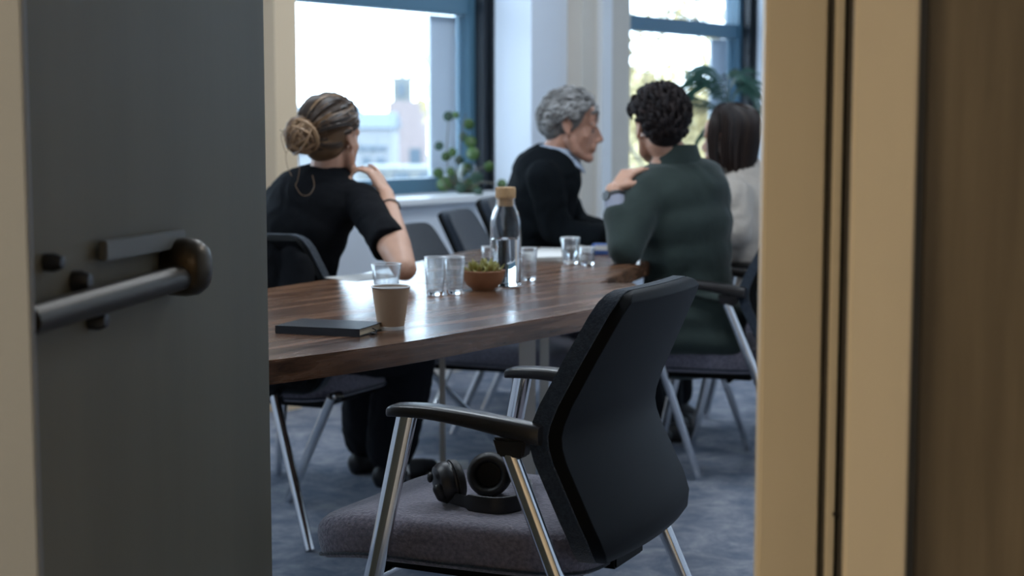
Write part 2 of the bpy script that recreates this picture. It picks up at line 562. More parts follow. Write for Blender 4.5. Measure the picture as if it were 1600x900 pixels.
for wi, (a, b) in enumerate(WINDOWS):
    w = empty('window_%d' % (wi + 1), wp((a + b) / 2, 0, SILL))
    w['kind'] = 'structure'
    o0 = w.location
    fr = MB()
    wall_seg(a, b, SILL - .0, SILL + .075, fr, -.05, .03)
    wall_seg(a, b, HEAD - .06, HEAD, fr, -.05, .03)
    wall_seg(a, a + .06, SILL, HEAD, fr, -.05, .03)
    wall_seg(b - .10, b, SILL, HEAD, fr, -.05, .045)
    fr.build('window_frame', M['blue_frame'], w, .004, False, origin=o0)
    tr = wall_seg(a + .06, b - .10, TRANSOM - .045, TRANSOM + .045, MB(), -.05, .04)
    tr.build('transom', M['blue_frame'], w, .004, False, origin=o0)
    wall_seg(b - .002, b + .001, SILL, HEAD, MB(), .045, .13).build('jamb_lining', M['dark_frame'], w, 0, False, origin=o0)
    wall_seg(b - .055, b - .002, SILL, HEAD, MB(), .045, .10).build('inner_frame', M['dark_frame'], w, 0, False, origin=o0)
    wall_seg(b - .33, b - .12, SILL + .08, TRANSOM - .05, MB(), -.045, -.03).build('side_blind', M['pale_blind'], w, 0, False, origin=o0)
    for z0, z1 in ((SILL + .07, TRANSOM - .045), (TRANSOM + .045, HEAD - .06)):
        wall_seg(a + .06, b - .10, z0, z1, MB(), -.012, -.006).build('pane', M['pane'], w, 0, False, origin=o0)
    wall_seg(a - .01, b + .01, SILL - .03, SILL, MB(), -.05, RECESS + .04).build('window_sill', M['white'], w, .004, False, origin=o0)

# ------------------------------------------------------------------ doorway
jl = MB().box((-.6135, 1.706, 1.075), (.20, .012, 2.15))
struct('trim_jamb_left', jl, M['jamb_paint'], .003)
# right frame, built in steps
fo = empty('trim_frame_right', (.38, 1.9, 0)); fo['kind'] = 'structure'
MB().box((.3475, 1.985, 1.075), (.077, .03, 2.15)).build('lining', M['frame_paint'], fo, .003, False, origin=fo.location)
MB().box((.3857, 1.902, 1.075), (.0115, .004, 2.15)).build('stop_bead', M['frame_paint'], fo, .0015, False, origin=fo.location)
MB().box((.419, 1.905, 1.075), (.048, .29, 2.15)).build('seal', M['rubber'], fo, 0, False, origin=fo.location)
MB().box((.3905, 2.0, 1.075), (.0045, .19, 2.15)).build('seal', M['rubber'], fo, 0, False, origin=fo.location)
MB().box((.37, 2.03, 1.075), (.07, .055, 2.15)).build('frame_back', M['rubber'], fo, 0, False, origin=fo.location)
MB().box((.4065, 1.755, 1.075), (.071, .008, 2.15)).build('architrave', M['frame_paint'], fo, .003, False, origin=fo.location)
MB().box((.447, 1.785, 1.075), (.010, .05, 2.15)).build('dark_edge', M['edge_trim'], fo, 0, False, origin=fo.location)  # dark strip between architrave and wood panel
sc = U(1304, 803, y=1.899)
MB().lathe([(.0028, 0), (.0028, .003), (.0015, .0045)], 12, Matrix.Translation(sc) @ Matrix.Rotation(math.pi / 2, 4, 'X')).build('screw', M['black_metal'], fo, origin=fo.location)
struct('trim_wood_panel', MB().box((1.44, 1.79, 1.15), (1.97, .04, 2.3)), M['oak'], .002)
struct('trim_door_head', MB().box((-.11, 1.86, 2.15), (1.30, .12, .08)), M['frame_paint'], .003)

# open door leaf with a pull bar
HZ, LT = V((-.577, 1.76, 0)), V((-.4345, 2.84, 0))
dd = (LT - HZ).normalized()
dn = V((dd.y, -dd.x, 0))
door = empty('door_1', HZ); door['kind'] = 'structure'
MB().quadbox(HZ - dn * .023 + V((0, 0, 1.04)), LT - dn * .023 + V((0, 0, 1.04)), .044, 2.05).build('door_leaf', M['door'], door, .002, False, origin=HZ)


def on_door(px, py, off=0.0):
    """point of the door face (moved off it by off) seen at a photo pixel"""
    d = U(px, py, y=1.0) - V((0, 0, CAM_H))
    p0 = HZ + dn * off
    t = (p0 - V((0, 0, CAM_H))).dot(dn) / d.dot(dn)
    return V((0, 0, CAM_H)) + d * t


end = on_door(293, 430, .03)
far = on_door(40, 496, .03)
far.z = end.z
handle = MB().tube([far, end], .0185, 20).build('pull_bar', M['bronze'], door, origin=HZ)
Mx = Matrix.Translation(end - dn * .031 + V((0, 0, .012))) @ dn.to_track_quat('Z', 'Y').to_matrix().to_4x4()
MB().lathe([(.0, 0), (.034, 0), (.042, .006), (.043, .03), (.040, .048), (.030, .060), (.012, .066), (0, .067)], 32, Mx).build('bar_end', M['bronze'], handle, origin=HZ)
pl0, pl1 = on_door(160, 392, .012), on_door(285, 396, .012)
pl1.z = pl0.z - .006
MB().quadbox(pl0, pl1, .012, .026).build('flat_plate', M['silver'], door, .002, False, origin=HZ)  # flat satin plate above the pull bar
for px, py, r in ((76, 410, .011), (120, 440, .014), (146, 500, .013)):
    c = on_door(px, py, .004)
    Mk = Matrix.Translation(c - dn * .004) @ dn.to_track_quat('Z', 'Y').to_matrix().to_4x4()
    MB().lathe([(0, 0), (r, 0), (r * 1.05, .012), (r * .7, .022), (0, .024)], 20, Mk).build('bolt', M['black_metal'], door, origin=HZ)

# ------------------------------------------------------------------ table
TZ = .74


def catmull(pts, n=8, closed=True):
    out = []
    N = len(pts)
    for i in range(N if closed else N - 1):
        p = [V((*pts[(i + k - 1) % N], 0)) if closed else V((*pts[min(max(i + k - 1, 0), N - 1)], 0)) for k in range(4)]
        for j in range(n):
            t = j / n
            q = .5 * ((2 * p[1]) + (p[2] - p[0]) * t + (2 * p[0] - 5 * p[1] + 4 * p[2] - p[3]) * t * t + (3 * p[1] - p[0] - 3 * p[2] + p[3]) * t ** 3)
            out.append((q.x, q.y))
    if not closed: out.append(tuple(pts[-1]))
    return out


near_edge = catmull([(-.93, 3.22), (-.82, 3.03), (-.66, 2.975), (-.466, 3.069), (-.224, 3.322), (-.001, 3.631), (.177, 3.879), (.30, 4.12), (.358, 4.36), (.352, 4.56)], 8, False)
left_edge = [(-.60, 4.56), (-.672, 4.423), (-.80, 4.15), (-.90, 3.75), (-.945, 3.45)]
near_top = near_edge + left_edge
far_top = [(.252, 4.562), (.372, 5.006), (.50, 5.45), (.58, 5.72)] + catmull([(.57, 5.80), (.42, 5.86), (.234, 5.875), (.0, 5.865), (-.12, 5.77), (-.196, 5.623)], 5, False) + [(-.33, 5.22), (-.474, 4.80), (-.598, 4.562)]
tab = empty('conference_table', (-.15, 4.4, 0))
tag(tab, 'long walnut conference table with a rounded near end and thick edge', 'table')
MB().prism(near_top, TZ - .048, TZ).build('table_top', M['walnut'], tab, .003, True, 35, origin=tab.location)
MB().prism(far_top, TZ - .048, TZ).build('table_top', M['walnut'], tab, .003, True, 35, origin=tab.location)
for (px, w, yy) in ((824, .046, 4.42), (851, .026, 4.62), (690, .018, 5.3)):
    x = (px - 800) / FPX * yy
    MB().box((x, yy, .345), (w, .06, .69)).build('table_leg', M['steel'], tab, .003, False, origin=tab.location)
MB().box((.06, 4.52, .012), (.14, .5, .02)).build('base_plate', M['steel'], tab, .003, False, origin=tab.location)
MB().box((-.22, 5.3, .012), (.14, .4, .02)).build('base_plate', M['steel'], tab, .003, False, origin=tab.location)


# ------------------------------------------------------------------ chairs
def interp(tab_, z):
    for (z0, *a), (z1, *b) in zip(tab_, tab_[1:]):
        if z <= z1:
            k = (z - z0) / (z1 - z0)
            k = max(0, k)
            return [x + (y - x) * k for x, y in zip(a, b)]
    return list(tab_[-1][1:])


def smooth_tab(tb, n=6):
    """catmull-rom resample of a table of rows (z, ...)"""
    out = []
    N = len(tb)
    A = [np.array(r, float) for r in tb]
    for i in range(N - 1):
        p0, p1, p2, p3 = A[max(i - 1, 0)], A[i], A[i + 1], A[min(i + 2, N - 1)]
        for j in range(n):
            t = j / n
            out.append(.5 * ((2 * p1) + (p2 - p0) * t + (2 * p0 - 5 * p1 + 4 * p2 - p3) * t * t + (3 * p1 - p0 - 3 * p2 + p3) * t ** 3))
    out.append(A[-1])
    return out


# back profile: z, x of the front of the shell, half width
BACK = []
for (z0, x0, h0), (z1, x1, h1) in zip(*[(lambda r: (r, r[1:]))([(.405, -.268, .165), (.415, -.278, .195), (.435, -.285, .222), (.465, -.285, .240), (.50, -.272, .247), (.60, -.222, .245), (.625, -.213, .243), (.645, -.210, .241),
        (.665, -.213, .239), (.70, -.225, .234), (.78, -.262, .219), (.86, -.300, .201), (.885, -.311, .188), (.897, -.317, .172), (.903, -.320, .150)])][0]):
    n_ = 3 if z1 - z0 > .05 else 1
    BACK += [(z0 + (z1 - z0) * i / n_, x0 + (x1 - x0) * i / n_, h0 + (h1 - h0) * i / n_) for i in range(n_)]
BACK.append((.903, -.320, .150))


def back_sheet(front_off, rear_off, inset, cup=.022, zclip=0.0, nseg=16):
    """closed slab following the back's profile, between two offsets along x"""
    mb = MB()
    rows = []
    for z, x, hw in BACK:
        hw -= inset
        row = []
        for k in range(nseg + 1):
            u = -1 + 2 * k / nseg
            y = hw * math.sin(u * math.pi / 2)
            row.append((x + cup * (y / .24) ** 2, y, z))
        rows.append(row)
    n, m = len(rows), nseg + 1
    fr = [(x + front_off, y, z) for r in rows for x, y, z in r]
    re = []
    for i, r in enumerate(rows):
        k = i / (n - 1)
        ro = rear_off
        if k > .90: ro = rear_off * (1 - .75 * (k - .90) / .10)
        if k < .08: ro = rear_off * (.5 + .5 * k / .08)
        for x, y, z in r: re.append((x + ro, y * .985, z))
    fs = []
    for i in range(n - 1):
        for k in range(m - 1):
            a = i * m + k
            fs.append((a, a + 1, a + m + 1, a + m))
            b = n * m + a
            fs.append((b + m, b + m + 1, b + 1, b))
    bd = [k for k in range(m)] + [i * m + m - 1 for i in range(1, n)] + [(n - 1) * m + k for k in range(m - 2, -1, -1)] + [i * m for i in range(n - 2, 0, -1)]
    for a, b in zip(bd, bd[1:] + bd[:1]): fs.append((b, a, n * m + a, n * m + b))
    mb.add(fr + re, fs)
    return mb


def seat_cushion():
    mb = MB()
    N = 40
    lev = [(-.062, .86), (-.058, .93), (-.045, .965), (-.02, .99), (-.004, .995), (.010, .985), (.020, .955), (.027, .90), (.031, .82), (.034, .6), (.036, .3)]
    rows = []
    for z, k in lev:
        row = []
        for i in range(N):
            a = 2 * math.pi * i / N
            c, s = math.cos(a), math.sin(a)
            e = 2 / 5.0
            x = .298 * math.copysign(abs(c) ** e, c)
            y = .236 * math.copysign(abs(s) ** e, s)
            y *= 1 - .08 * max(0, -x / .26)
            kk = 1 - (1 - k) * .75
            X, Y = x * kk + .043, y * kk
            zz = z + .43 - .022 * max(0, (X - .14) / .16) ** 2 + .008 * (abs(Y) / .24) ** 2
            row.append((X, Y, zz))
        rows.append(row)
    vs = [p for r in rows for p in r]
    fs = []
    for i in range(len(rows) - 1):
        for k in range(N):
            k2 = (k + 1) % N
            fs.append((i * N + k, i * N + k2, (i + 1) * N + k2, (i + 1) * N + k))
    fs.append(tuple(range(N - 1, -1, -1)))
    fs.append(tuple((len(rows) - 1) * N + k for k in range(N)))
    return mb.add(vs, fs)


def seam(level_k, zz):
    mb = MB()
    pts = []
    N = 60
    for i in range(N + 1):
        a = 2 * math.pi * i / N
        c, s = math.cos(a), math.sin(a)
        e = 2 / 5.0
        x = .298 * math.copysign(abs(c) ** e, c) * level_k
        y = .236 * math.copysign(abs(s) ** e, s) * level_k
        y *= 1 - .08 * max(0, -x / .26)
        x += .043
        pts.append((x, y, .43 + zz - .022 * max(0, (x - .14) / .16) ** 2 + .008 * (abs(y) / .24) ** 2))
    return mb.tube(pts, .0028, 6)


def arm_pad(side):
    rows = []
    mb = MB()
    AY = .236
    # x, z top, half width, thickness
    for x, z, w, th in smooth_tab([(.120, .672, .010, .012), (.113, .680, .021, .020), (.092, .6855, .0265, .024), (.03, .688, .027, .026), (-.04, .684, .026, .029), (-.12, .676, .024, .034), (-.172, .669, .022, .037), (-.19, .665, .018, .034)], 3):
        y0 = side * (AY + .012 * math.cos((x - .0) * 6))
        row = []
        for k in range(14):
            a = 2 * math.pi * k / 14
            c, s = math.cos(a), math.sin(a)
            e = .55
            row.append((x, y0 + w * math.copysign(abs(c) ** e, c), z - th / 2 + th / 2 * math.copysign(abs(s) ** e, s)))
        rows.append(row)
    n = 14
    vs = [p for r in rows for p in r]
    fs = [(i * n + k, i * n + (k + 1) % n, (i + 1) * n + (k + 1) % n, (i + 1) * n + k) for i in range(len(rows) - 1) for k in range(n)]
    fs.append(tuple(range(n))); fs.append(tuple((len(rows) - 1) * n + k for k in range(n)))
    return mb.add(vs, fs)


def chair(name, label, loc, heading, group=None, legs='arms', custom=None, label_jacket=False):
    c = empty(name, loc, heading)
    tag(c, label, 'chair', group)
    st = link('seat', MESH['seat'], M['fabric'], c)
    link('piping', MESH['piping'], M['edge_fabric'], st)
    link('seat_pan', MESH['pan'], M['plastic'], c)
    link('backrest', MESH['pad'], M['edge_fabric'], c)
    sh = link('back_shell', MESH['shell'], M['plastic'], c)
    if legs == 'arms':
        for s in (-1, 1):
            link('armrest', MESH['arm%d' % s], M['arm_plastic'], c)
            link('arm_bracket', MESH['bracket%d' % s], M['arm_plastic'], c)
            link('leg', MESH['fleg%d' % s], M['chrome'], c)
            link('leg', MESH['rleg%d' % s], M['chrome'], c)
        link('cross_rail', MESH['rail0'], M['chrome'], c)
        link('cross_rail', MESH['rail1'], M['chrome'], c)
    elif legs == 'cross':
        for me in ('xl0', 'xl1', 'xl2', 'xl3'): link('leg', MESH[me], M['chrome'], c)
    return c


MESH = {}
MESH['seat'] = seat_cushion().mesh('seat', angle=60)
MESH['piping'] = seam(.982, -.049).mesh('piping')
pan = MB().box((0, 0, .362), (.40, .36, .022)).box((-.21, 0, .385), (.10, .10, .03)).box((-.245, 0, .42), (.035, .14, .10))
MESH['pan'] = pan.mesh('seat_pan', .004, False)
MESH['pad'] = back_sheet(.024, -.010, .0).mesh('backrest', .008, True, 50)
MESH['shell'] = back_sheet(-.006, -.034, .007).mesh('back_shell', .005, True, 40)
for s in (-1, 1):
    MESH['arm%d' % s] = arm_pad(s).mesh('armrest', angle=50)
    yy = s * .246
    MESH['bracket%d' % s] = MB().box((-.136, yy, .624), (.050, .030, .034), taper=1.35).mesh('arm_bracket', .004, False)
    MESH['fleg%d' % s] = MB().tube([(.080, yy, .668), (.225, yy + s * .022, .015), (.227, yy + s * .022, 0)], [.0205, .0165, .0165], 18, .72, V((1, 0, .15))).mesh('leg')
    MESH['rleg%d' % s] = MB().tube([(-.128, yy, .615), (-.395, yy + s * .022, .015), (-.400, yy + s * .022, 0)], [.0165, .015, .015], 18, .72, V((1, 0, .4))).mesh('leg')
MESH['rail0'] = MB().tube([(.165, -.25, .345), (.165, .25, .345)], .011, 12).mesh('cross_rail')
MESH['rail1'] = MB().tube([(-.13, -.25, .345), (-.13, .25, .345)], .011, 12).mesh('cross_rail')
# crossed chrome legs (chairs without arms)
MESH['xl0'] = MB().tube([(-.21, .02, .375), (-.235, .0, .36), (-.33, -.225, .012), (-.33, -.228, 0)], .012, 12).mesh('leg')
MESH['xl1'] = MB().tube([(-.10, -.22, .375), (-.125, -.225, .36), (.02, .10, .012), (.02, .10, 0)], .013, 12).mesh('leg')
MESH['xl2'] = MB().tube([(.18, .20, .375), (.20, .21, .36), (.26, .24, .012), (.26, .24, 0)], .012, 12).mesh('leg')
MESH['xl3'] = MB().tube([(.18, -.20, .375), (.20, -.21, .36), (.26, -.24, .012), (.26, -.24, 0)], .012, 12).mesh('leg')

near_chair = chair('office_chair', 'nearest dark fabric armchair with chrome legs, headphones lying on its seat', (-.012, 3.085, 0), math.radians(154))
def extra_legs(c, pairs, r):
    Mi = (Matrix.Translation(c.location) @ Matrix.Rotation(c.rotation_euler.z, 4, 'Z')).inverted()
    for p in pairs:
        MB().tube([Mi @ q for q in p], r, 14).build('leg', M['chrome'], c)


ca = chair('office_chair', 'dark chair under the woman in the black t-shirt, crossed chrome legs', (-.655, 5.02, 0), math.radians(66), 'chairs at the table', 'none')
ca.scale.z = .965
extra_legs(ca, [[U(436, 606, y=4.74), U(429, 613, y=4.56), U(484, 860, z=.004)], [U(530, 611, y=4.76), U(518, 613, y=4.68), U(451, 782, z=.004)],
                [V((-.70, 5.25, .37)), V((-.76, 5.32, .36)), V((-.80, 5.36, .0))], [V((-.42, 5.15, .37)), V((-.38, 5.20, .36)), V((-.35, 5.24, .0))]], .0145)
cc = chair('office_chair', 'armchair under the man in the green jacket, slanting chrome legs', (.66, 5.44, 0), math.radians(160), 'chairs at the table')
extra_legs(cc, [[U(1032, 568, y=5.16), U(1092, 749, z=0)], [U(1124, 566, y=5.55), U(1170, 703, z=0)]], .0135)
chair('office_chair', 'empty dark chair just right of the woman in black, beyond the table', (-.11, 5.80, 0), math.radians(-20), 'chairs at the table', 'cross').scale.z = .91
chair('office_chair', 'empty dark chair in front of the leafy window-sill plant', (.05, 6.82, 0), math.radians(-14), 'chairs at the table', 'cross').scale.z = .91
chair('office_chair', 'dark chair under the grey-haired man in the black sweater', (.22, 6.26, 0), math.radians(-12), 'chairs at the table')
chair('office_chair', 'dark chair under the woman in the cream sweater', (.95, 6.10, 0), math.radians(168), 'chairs at the table')


# ------------------------------------------------------------------ headphones on the near chair
def headphones():
    zs = .466
    root = empty('headphones', U(750, 785, z=zs))
    tag(root, 'black over-ear headphones lying on the seat of the nearest chair', 'headphones')
    o0 = root.location
    # headband as a strip standing on the seat
    pix = [(689, 778), (706, 783), (728, 787), (752, 791), (778, 793), (803, 790), (821, 783), (828, 773), (824, 762), (814, 753), (802, 747)]
    P = [U(x, y, z=zs + .014) for x, y in pix]
    pts2 = [V((x, y, 0)) for x, y in catmull([(p.x, p.y) for p in P], 4, False)]
    mb = MB()
    n = len(pts2)
    vs, fs = [], []
    for i, p in enumerate(pts2):
        d = (pts2[min(i + 1, n - 1)] - pts2[max(i - 1, 0)]).normalized()
        s = V((d.y, -d.x, 0))
        k = i / (n - 1)
        h = .0155 if .22 < k < .80 else .0115
        th = .0042 if .22 < k < .80 else .003
        zc = zs + .0175 + .018 * max(0, (k - .75) / .25) + .006 * max(0, (.2 - k) / .2)
        for a, b in ((-1, -1), (1, -1), (1, 1), (-1, 1)):
            vs.append(p + s * th * a + V((0, 0, zc + h * b)))
    for i in range(n - 1):
        for k in range(4):
            fs.append((i * 4 + k, i * 4 + (k + 1) % 4, i * 4 + 4 + (k + 1) % 4, i * 4 + 4 + k))
    fs += [(3, 2, 1, 0), tuple((n - 1) * 4 + k for k in range(4))]
    mb.add(vs, fs).build('headband', M['matte_black'], root, .0012, True, 35, origin=o0)

    def cup(c, axis, r, nm):
        Mx = Matrix.Translation(c) @ axis.to_track_quat('Z', 'Y').to_matrix().to_4x4()
        shell = MB().lathe([(0, -.030), (r * .55, -.029), (r * .85, -.025), (r * .98, -.016), (r * 1.0, -.004), (r * .95, .0)], 36, Mx).build('ear_cup', M['matte_black'], root, origin=o0)
        MB().lathe([(r * .93, 0), (r * .96, .002), (r * .96, .004), (r * .93, .006)], 36, Mx).build('trim_ring', M['arm_plastic'], shell, origin=o0)
        prof = []
        for i in range(13):
            a = math.pi * (i / 12) - .2
            prof.append((r * .78 + r * .235 * math.cos(a), .006 + .017 * math.sin(max(0, a))))
        prof += [(r * .52, .004), (0, .003)]
        MB().lathe(prof, 36, Mx).build('ear_pad', M['ear_pad'], shell, origin=o0)
    c1 = U(765, 741, y=3.10)
    c1.z = max(c1.z, zs + .040)
    cup(c1, V((-.18, -1, .12)).normalized(), .0435, 'a')
    c2 = U(703, 752, y=3.02)
    c2.z = max(c2.z, zs + .030)
    cup(c2, V((.93, .34, .16)).normalized(), .0405, 'b')
    # yoke and hinge beside the lying cup
    y0 = U(672, 746, y=3.0)
    MB().ell(y0, (.006, .009, .010)).build('button', M['matte_black'], root, origin=o0)
    MB().cap(U(806, 748, y=3.10), U(791, 738, y=3.10), .009, .008).build('yoke', M['matte_black'], root, origin=o0)
    MB().cap(U(690, 776, y=2.99), U(684, 764, y=2.985), .010, .010).build('yoke', M['matte_black'], root, origin=o0)


headphones()


# ------------------------------------------------------------------ things on the table
def cup_of_coffee():
    b = U(611, 514, z=TZ)
    r = empty('paper_cup', b)
    tag(r, 'brown paper coffee cup with white rim beside the black notebook', 'cup')
    h = .098
    MB().lathe([(.0295, .006), (.0425, h - .004), (.0405, h - .004), (.0405 - .012, .012), (0, .012)], 48).build('cup_wall', M['kraft'], r)
    MB().lathe([(.0300, .0), (.0305, .0075), (.0297, .0078), (.028, .0)], 48, closed=True).build('base_band', M['paper'], r)
    rim = []
    for i in range(10):
        a = 2 * math.pi * i / 10
        rim.append((.0425 + .0019 * math.cos(a), h - .003 + .0019 * math.sin(a)))
    MB().lathe(rim, 48, closed=True).build('rim', M['paper'], r)
    MB().lathe([(.0395, h - .006), (.0375, h - .03), (.037, h - .03), (.0392, h - .006)], 48, closed=True).build('lining', M['paper'], r)
    MB().lathe([(0, h - .022), (.0378, h - .022), (.0378, h - .024), (0, h - .024)], 48).build('coffee', M['coffee'], r)


cup_of_coffee()


def notebook():
    a, b, c = U(430, 521, z=TZ), U(562, 527, z=TZ), U(592, 514, z=TZ)
    x = (b - a); L = x.length; x.normalize()
    y = V((-x.y, x.x, 0))
    Wd = .135
    ang = math.atan2(x.y, x.x)
    r = empty('notebook', (a + x * L / 2 + y * Wd / 2), ang)
    tag(r, 'black hardcover notebook with elastic band lying on the table edge', 'notebook')
    th = .0175
    MB().box((-.002, 0, th / 2), (L - .006, Wd - .006, th - .004)).build('page_block', M['pages'], r)
    MB().box((0, 0, .0011), (L, Wd, .0022)).build('cover', M['book'], r, .0008, False)
    MB().box((0, 0, th - .0011), (L, Wd, .0022)).build('cover', M['book'], r, .0008, False)
    MB().box((0, -Wd / 2 + .0005, th / 2), (L, .002, th)).build('spine', M['book'], r, .0006, False)
    rb = MB().tube([(L / 2 - .004, .012, th * .55), (L / 2 + .008, .004, th * .4), (L / 2 + .016, -.012, .004), (L / 2 + .006, -.03, .002), (L / 2 + .018, -.04, .0025), (L / 2 + .024, -.03, .003)], .0014, 6)
    rb.build('ribbon', M['book'], r)
    MB().ell((L / 2 + .018, -.04, .005), (.005, .004, .004)).build('ribbon_knot', M['black_metal'], r)


notebook()


def tumbler(px, py, h, r0, r1, label, fill=0.0):
    b = U(px, py, z=TZ)
    o = empty('drinking_glass', b)
    tag(o, label, 'glass', 'water glasses on the table')
    t = .0016
    rb_ = r0 + (r1 - r0) * .012 / h
    MB().lathe([(rb_, .012), (r1, h - .001), (r1 - t * .5, h), (r1 - t, h - .001), (rb_ - t, .012)], 36, closed=True).build('tumbler', M['thin_glass'], o, angle=60)
    MB().lathe([(0, 0), (r0 * .9, 0), (r0, .003), (rb_, .012), (r0 * .7, .0115), (0, .0105)], 36).build('thick_base', M['glass'], o, angle=60)
    MB().lathe([(r1 - t * .5 + .0013 * math.cos(2 * math.pi * i / 8), h - .0005 + .0013 * math.sin(2 * math.pi * i / 8)) for i in range(8)], 36, closed=True).build('rim', M['rim'], o)  # opaque whitish ring; the glass rim's glint is put into its colour
    if fill:
        k = fill
        rr = (r0 - t) + (r1 - r0) * k
        MB().lathe([(0, .0112), (r0 * .74, .0118), (r0 - t - .0002, .0142), (rr - .0002, h * k), (0, h * k)], 36).build('water', M['water'], o, angle=60)
    return o


tumbler(604, 470, .096, .026, .039, 'empty clear tumbler right behind the brown paper cup')
tumbler(680, 461, .102, .023, .0285, 'clear tumbler left of the pair beside the terracotta bowl')
tumbler(711, 459, .100, .023, .0275, 'clear tumbler touching the left side of the terracotta bowl')
tumbler(826, 438, .095, .021, .0255, 'slim clear glass right beside the water bottle')
tumbler(891, 412, .085, .025, .0315, 'clear glass in front of the white papers near the green sleeve', .55)
tumbler(917, 414, .058, .023, .0265, 'short clear glass nearest the green sleeve')
tumbler(764, 409, .05, .022, .025, 'small clear glass behind the bottle, left of it')


def bottle():
    b = U(790, 446, z=TZ)
    o = empty('water_bottle', b)
    tag(o, 'clear glass water bottle with cork stopper, half full, beside the bowl', 'bottle')
    R, t = .0435, .003
    out = [(0, 0), (R * .92, 0), (R, .006), (R, .165), (R * .985, .180), (.0365, .205), (.0295, .222), (.0268, .230), (.0268, .246)]
    inn = [(.0240, .246), (.0240, .230), (.0268, .220), (.034, .203), (R * .985 - t, .179), (R - t, .164), (R - t, .012), (R * .85, .009), (0, .008)]
    MB().lathe(out + inn, 40).build('bottle_glass', M['glass'], o, angle=60)
    MB().lathe([(0, .0085), (R * .84, .0095), (R - t - .0003, .0125), (R - t - .0003, .132), (0, .132)], 40).build('water', M['water'], o, angle=60)
    MB().lathe([(0, .224), (.0225, .224), (.0235, .2465), (.028, .2468), (.0285, .250), (.0285, .273), (.0270, .277), (0, .278)], 32).build('cork', M['cork'], o, angle=50)


bottle()


def bowl_plant():
    b = U(755, 453, z=TZ)
    o = tag(empty('terracotta_bowl', b), 'low terracotta bowl holding succulents, beside the water bottle', 'bowl')
    MB().lathe([(0, 0), (.030, 0), (.032, .004), (.046, .014), (.057, .034), (.0605, .052), (.0615, .054), (.060, .0555), (.056, .053), (.050, .036), (0, .034)], 40).build('bowl', M['terracotta'], o, angle=60)
    MB().lathe([(0, .047), (.03, .0465), (.0535, .044), (.0535, .041), (0, .040)], 24).build('soil', M['soil'], o)
    s = tag(empty('succulent_plant', b + V((0, 0, .046))), 'green and yellow succulents growing in the terracotta bowl', 'plant')
    lm = MB()
    pts = [(0, 0, 0), (0, .008, .004), (0, .018, .010), (0, .027, .018), (0, .032, .026)]
    lm.tube(pts, [.003, .0062, .0075, .0055, .0008], 6, .45, V((1, 0, 0)))
    me = lm.mesh('leaf')
    me2 = me.copy()
    rnd = random.Random(3)
    for cx, cy, sc_, n in ((-.025, -.01, .95, 9), (.022, -.018, .95, 9), (.0, .022, 1.15, 9), (-.008, -.03, .75, 8), (.033, .014, .85, 8), (-.033, .022, .85, 8)):
        for i in range(n):
            l = link('leaf', me, M['succ'], s, (cx, cy, 0))
            k = i % 2
            l.rotation_euler = (math.radians(rnd.uniform(0, 15) + 34 * k), 0, 2 * math.pi * i / n + rnd.uniform(-.2, .2))
            l.scale = [sc_ * (1.0 - .12 * k + rnd.uniform(-.1, .1))] * 3


bowl_plant()


def sheet(px, py, w, d, ang, label, n=1, th=.0015, name='paper_sheet', m='paper', z=TZ):
    b = U(px, py, z=z)
    o = MB()
    for i in range(n):
        R = Matrix.Rotation(.03 * ((i * 7) % 5 - 2), 3, 'Z')
        o.box((.002 * ((i * 3) % 4), 0, th * (i + .5)), (w, d, th * .92), R)
    ob = o.build(name, M[m], None, 0, False)
    ob.location = b
    ob.rotation_euler.z = ang
    return tag(ob, label, 'papers')


sheet(861, 404, .17, .24, math.radians(14), 'white stack of papers on the table before the grey-haired man', 8, .002, 'paper_stack')
sheet(884, 391, .21, .16, math.radians(-8), 'single white sheet on the table near the blue packet', 2, .0012)
sheet(570, 433, .15, .20, math.radians(-40), 'pale sheet of paper under the woman\'s elbow', 1, .0015)
pk = empty('tissue_packet', U(940, 397, z=TZ), math.radians(-15))
tag(pk, 'small blue and white packet on the table beside the green sleeve', 'packet')
MB().box((0, 0, .018), (.066, .05, .036)).build('box', M['packblue'], pk, .004, False)
MB().box((.004, -.026, .024), (.045, .0015, .018)).build('white_label', M['paper'], pk, 0, False)


# ------------------------------------------------------------------ people
def frame_from(fwd, up):
    f = V(fwd).normalized()
    u = V(up)
    r = f.cross(u).normalized()
    u = r.cross(f).normalized()
    return Matrix((r, f, u)).transposed()      # columns: right, forward, up


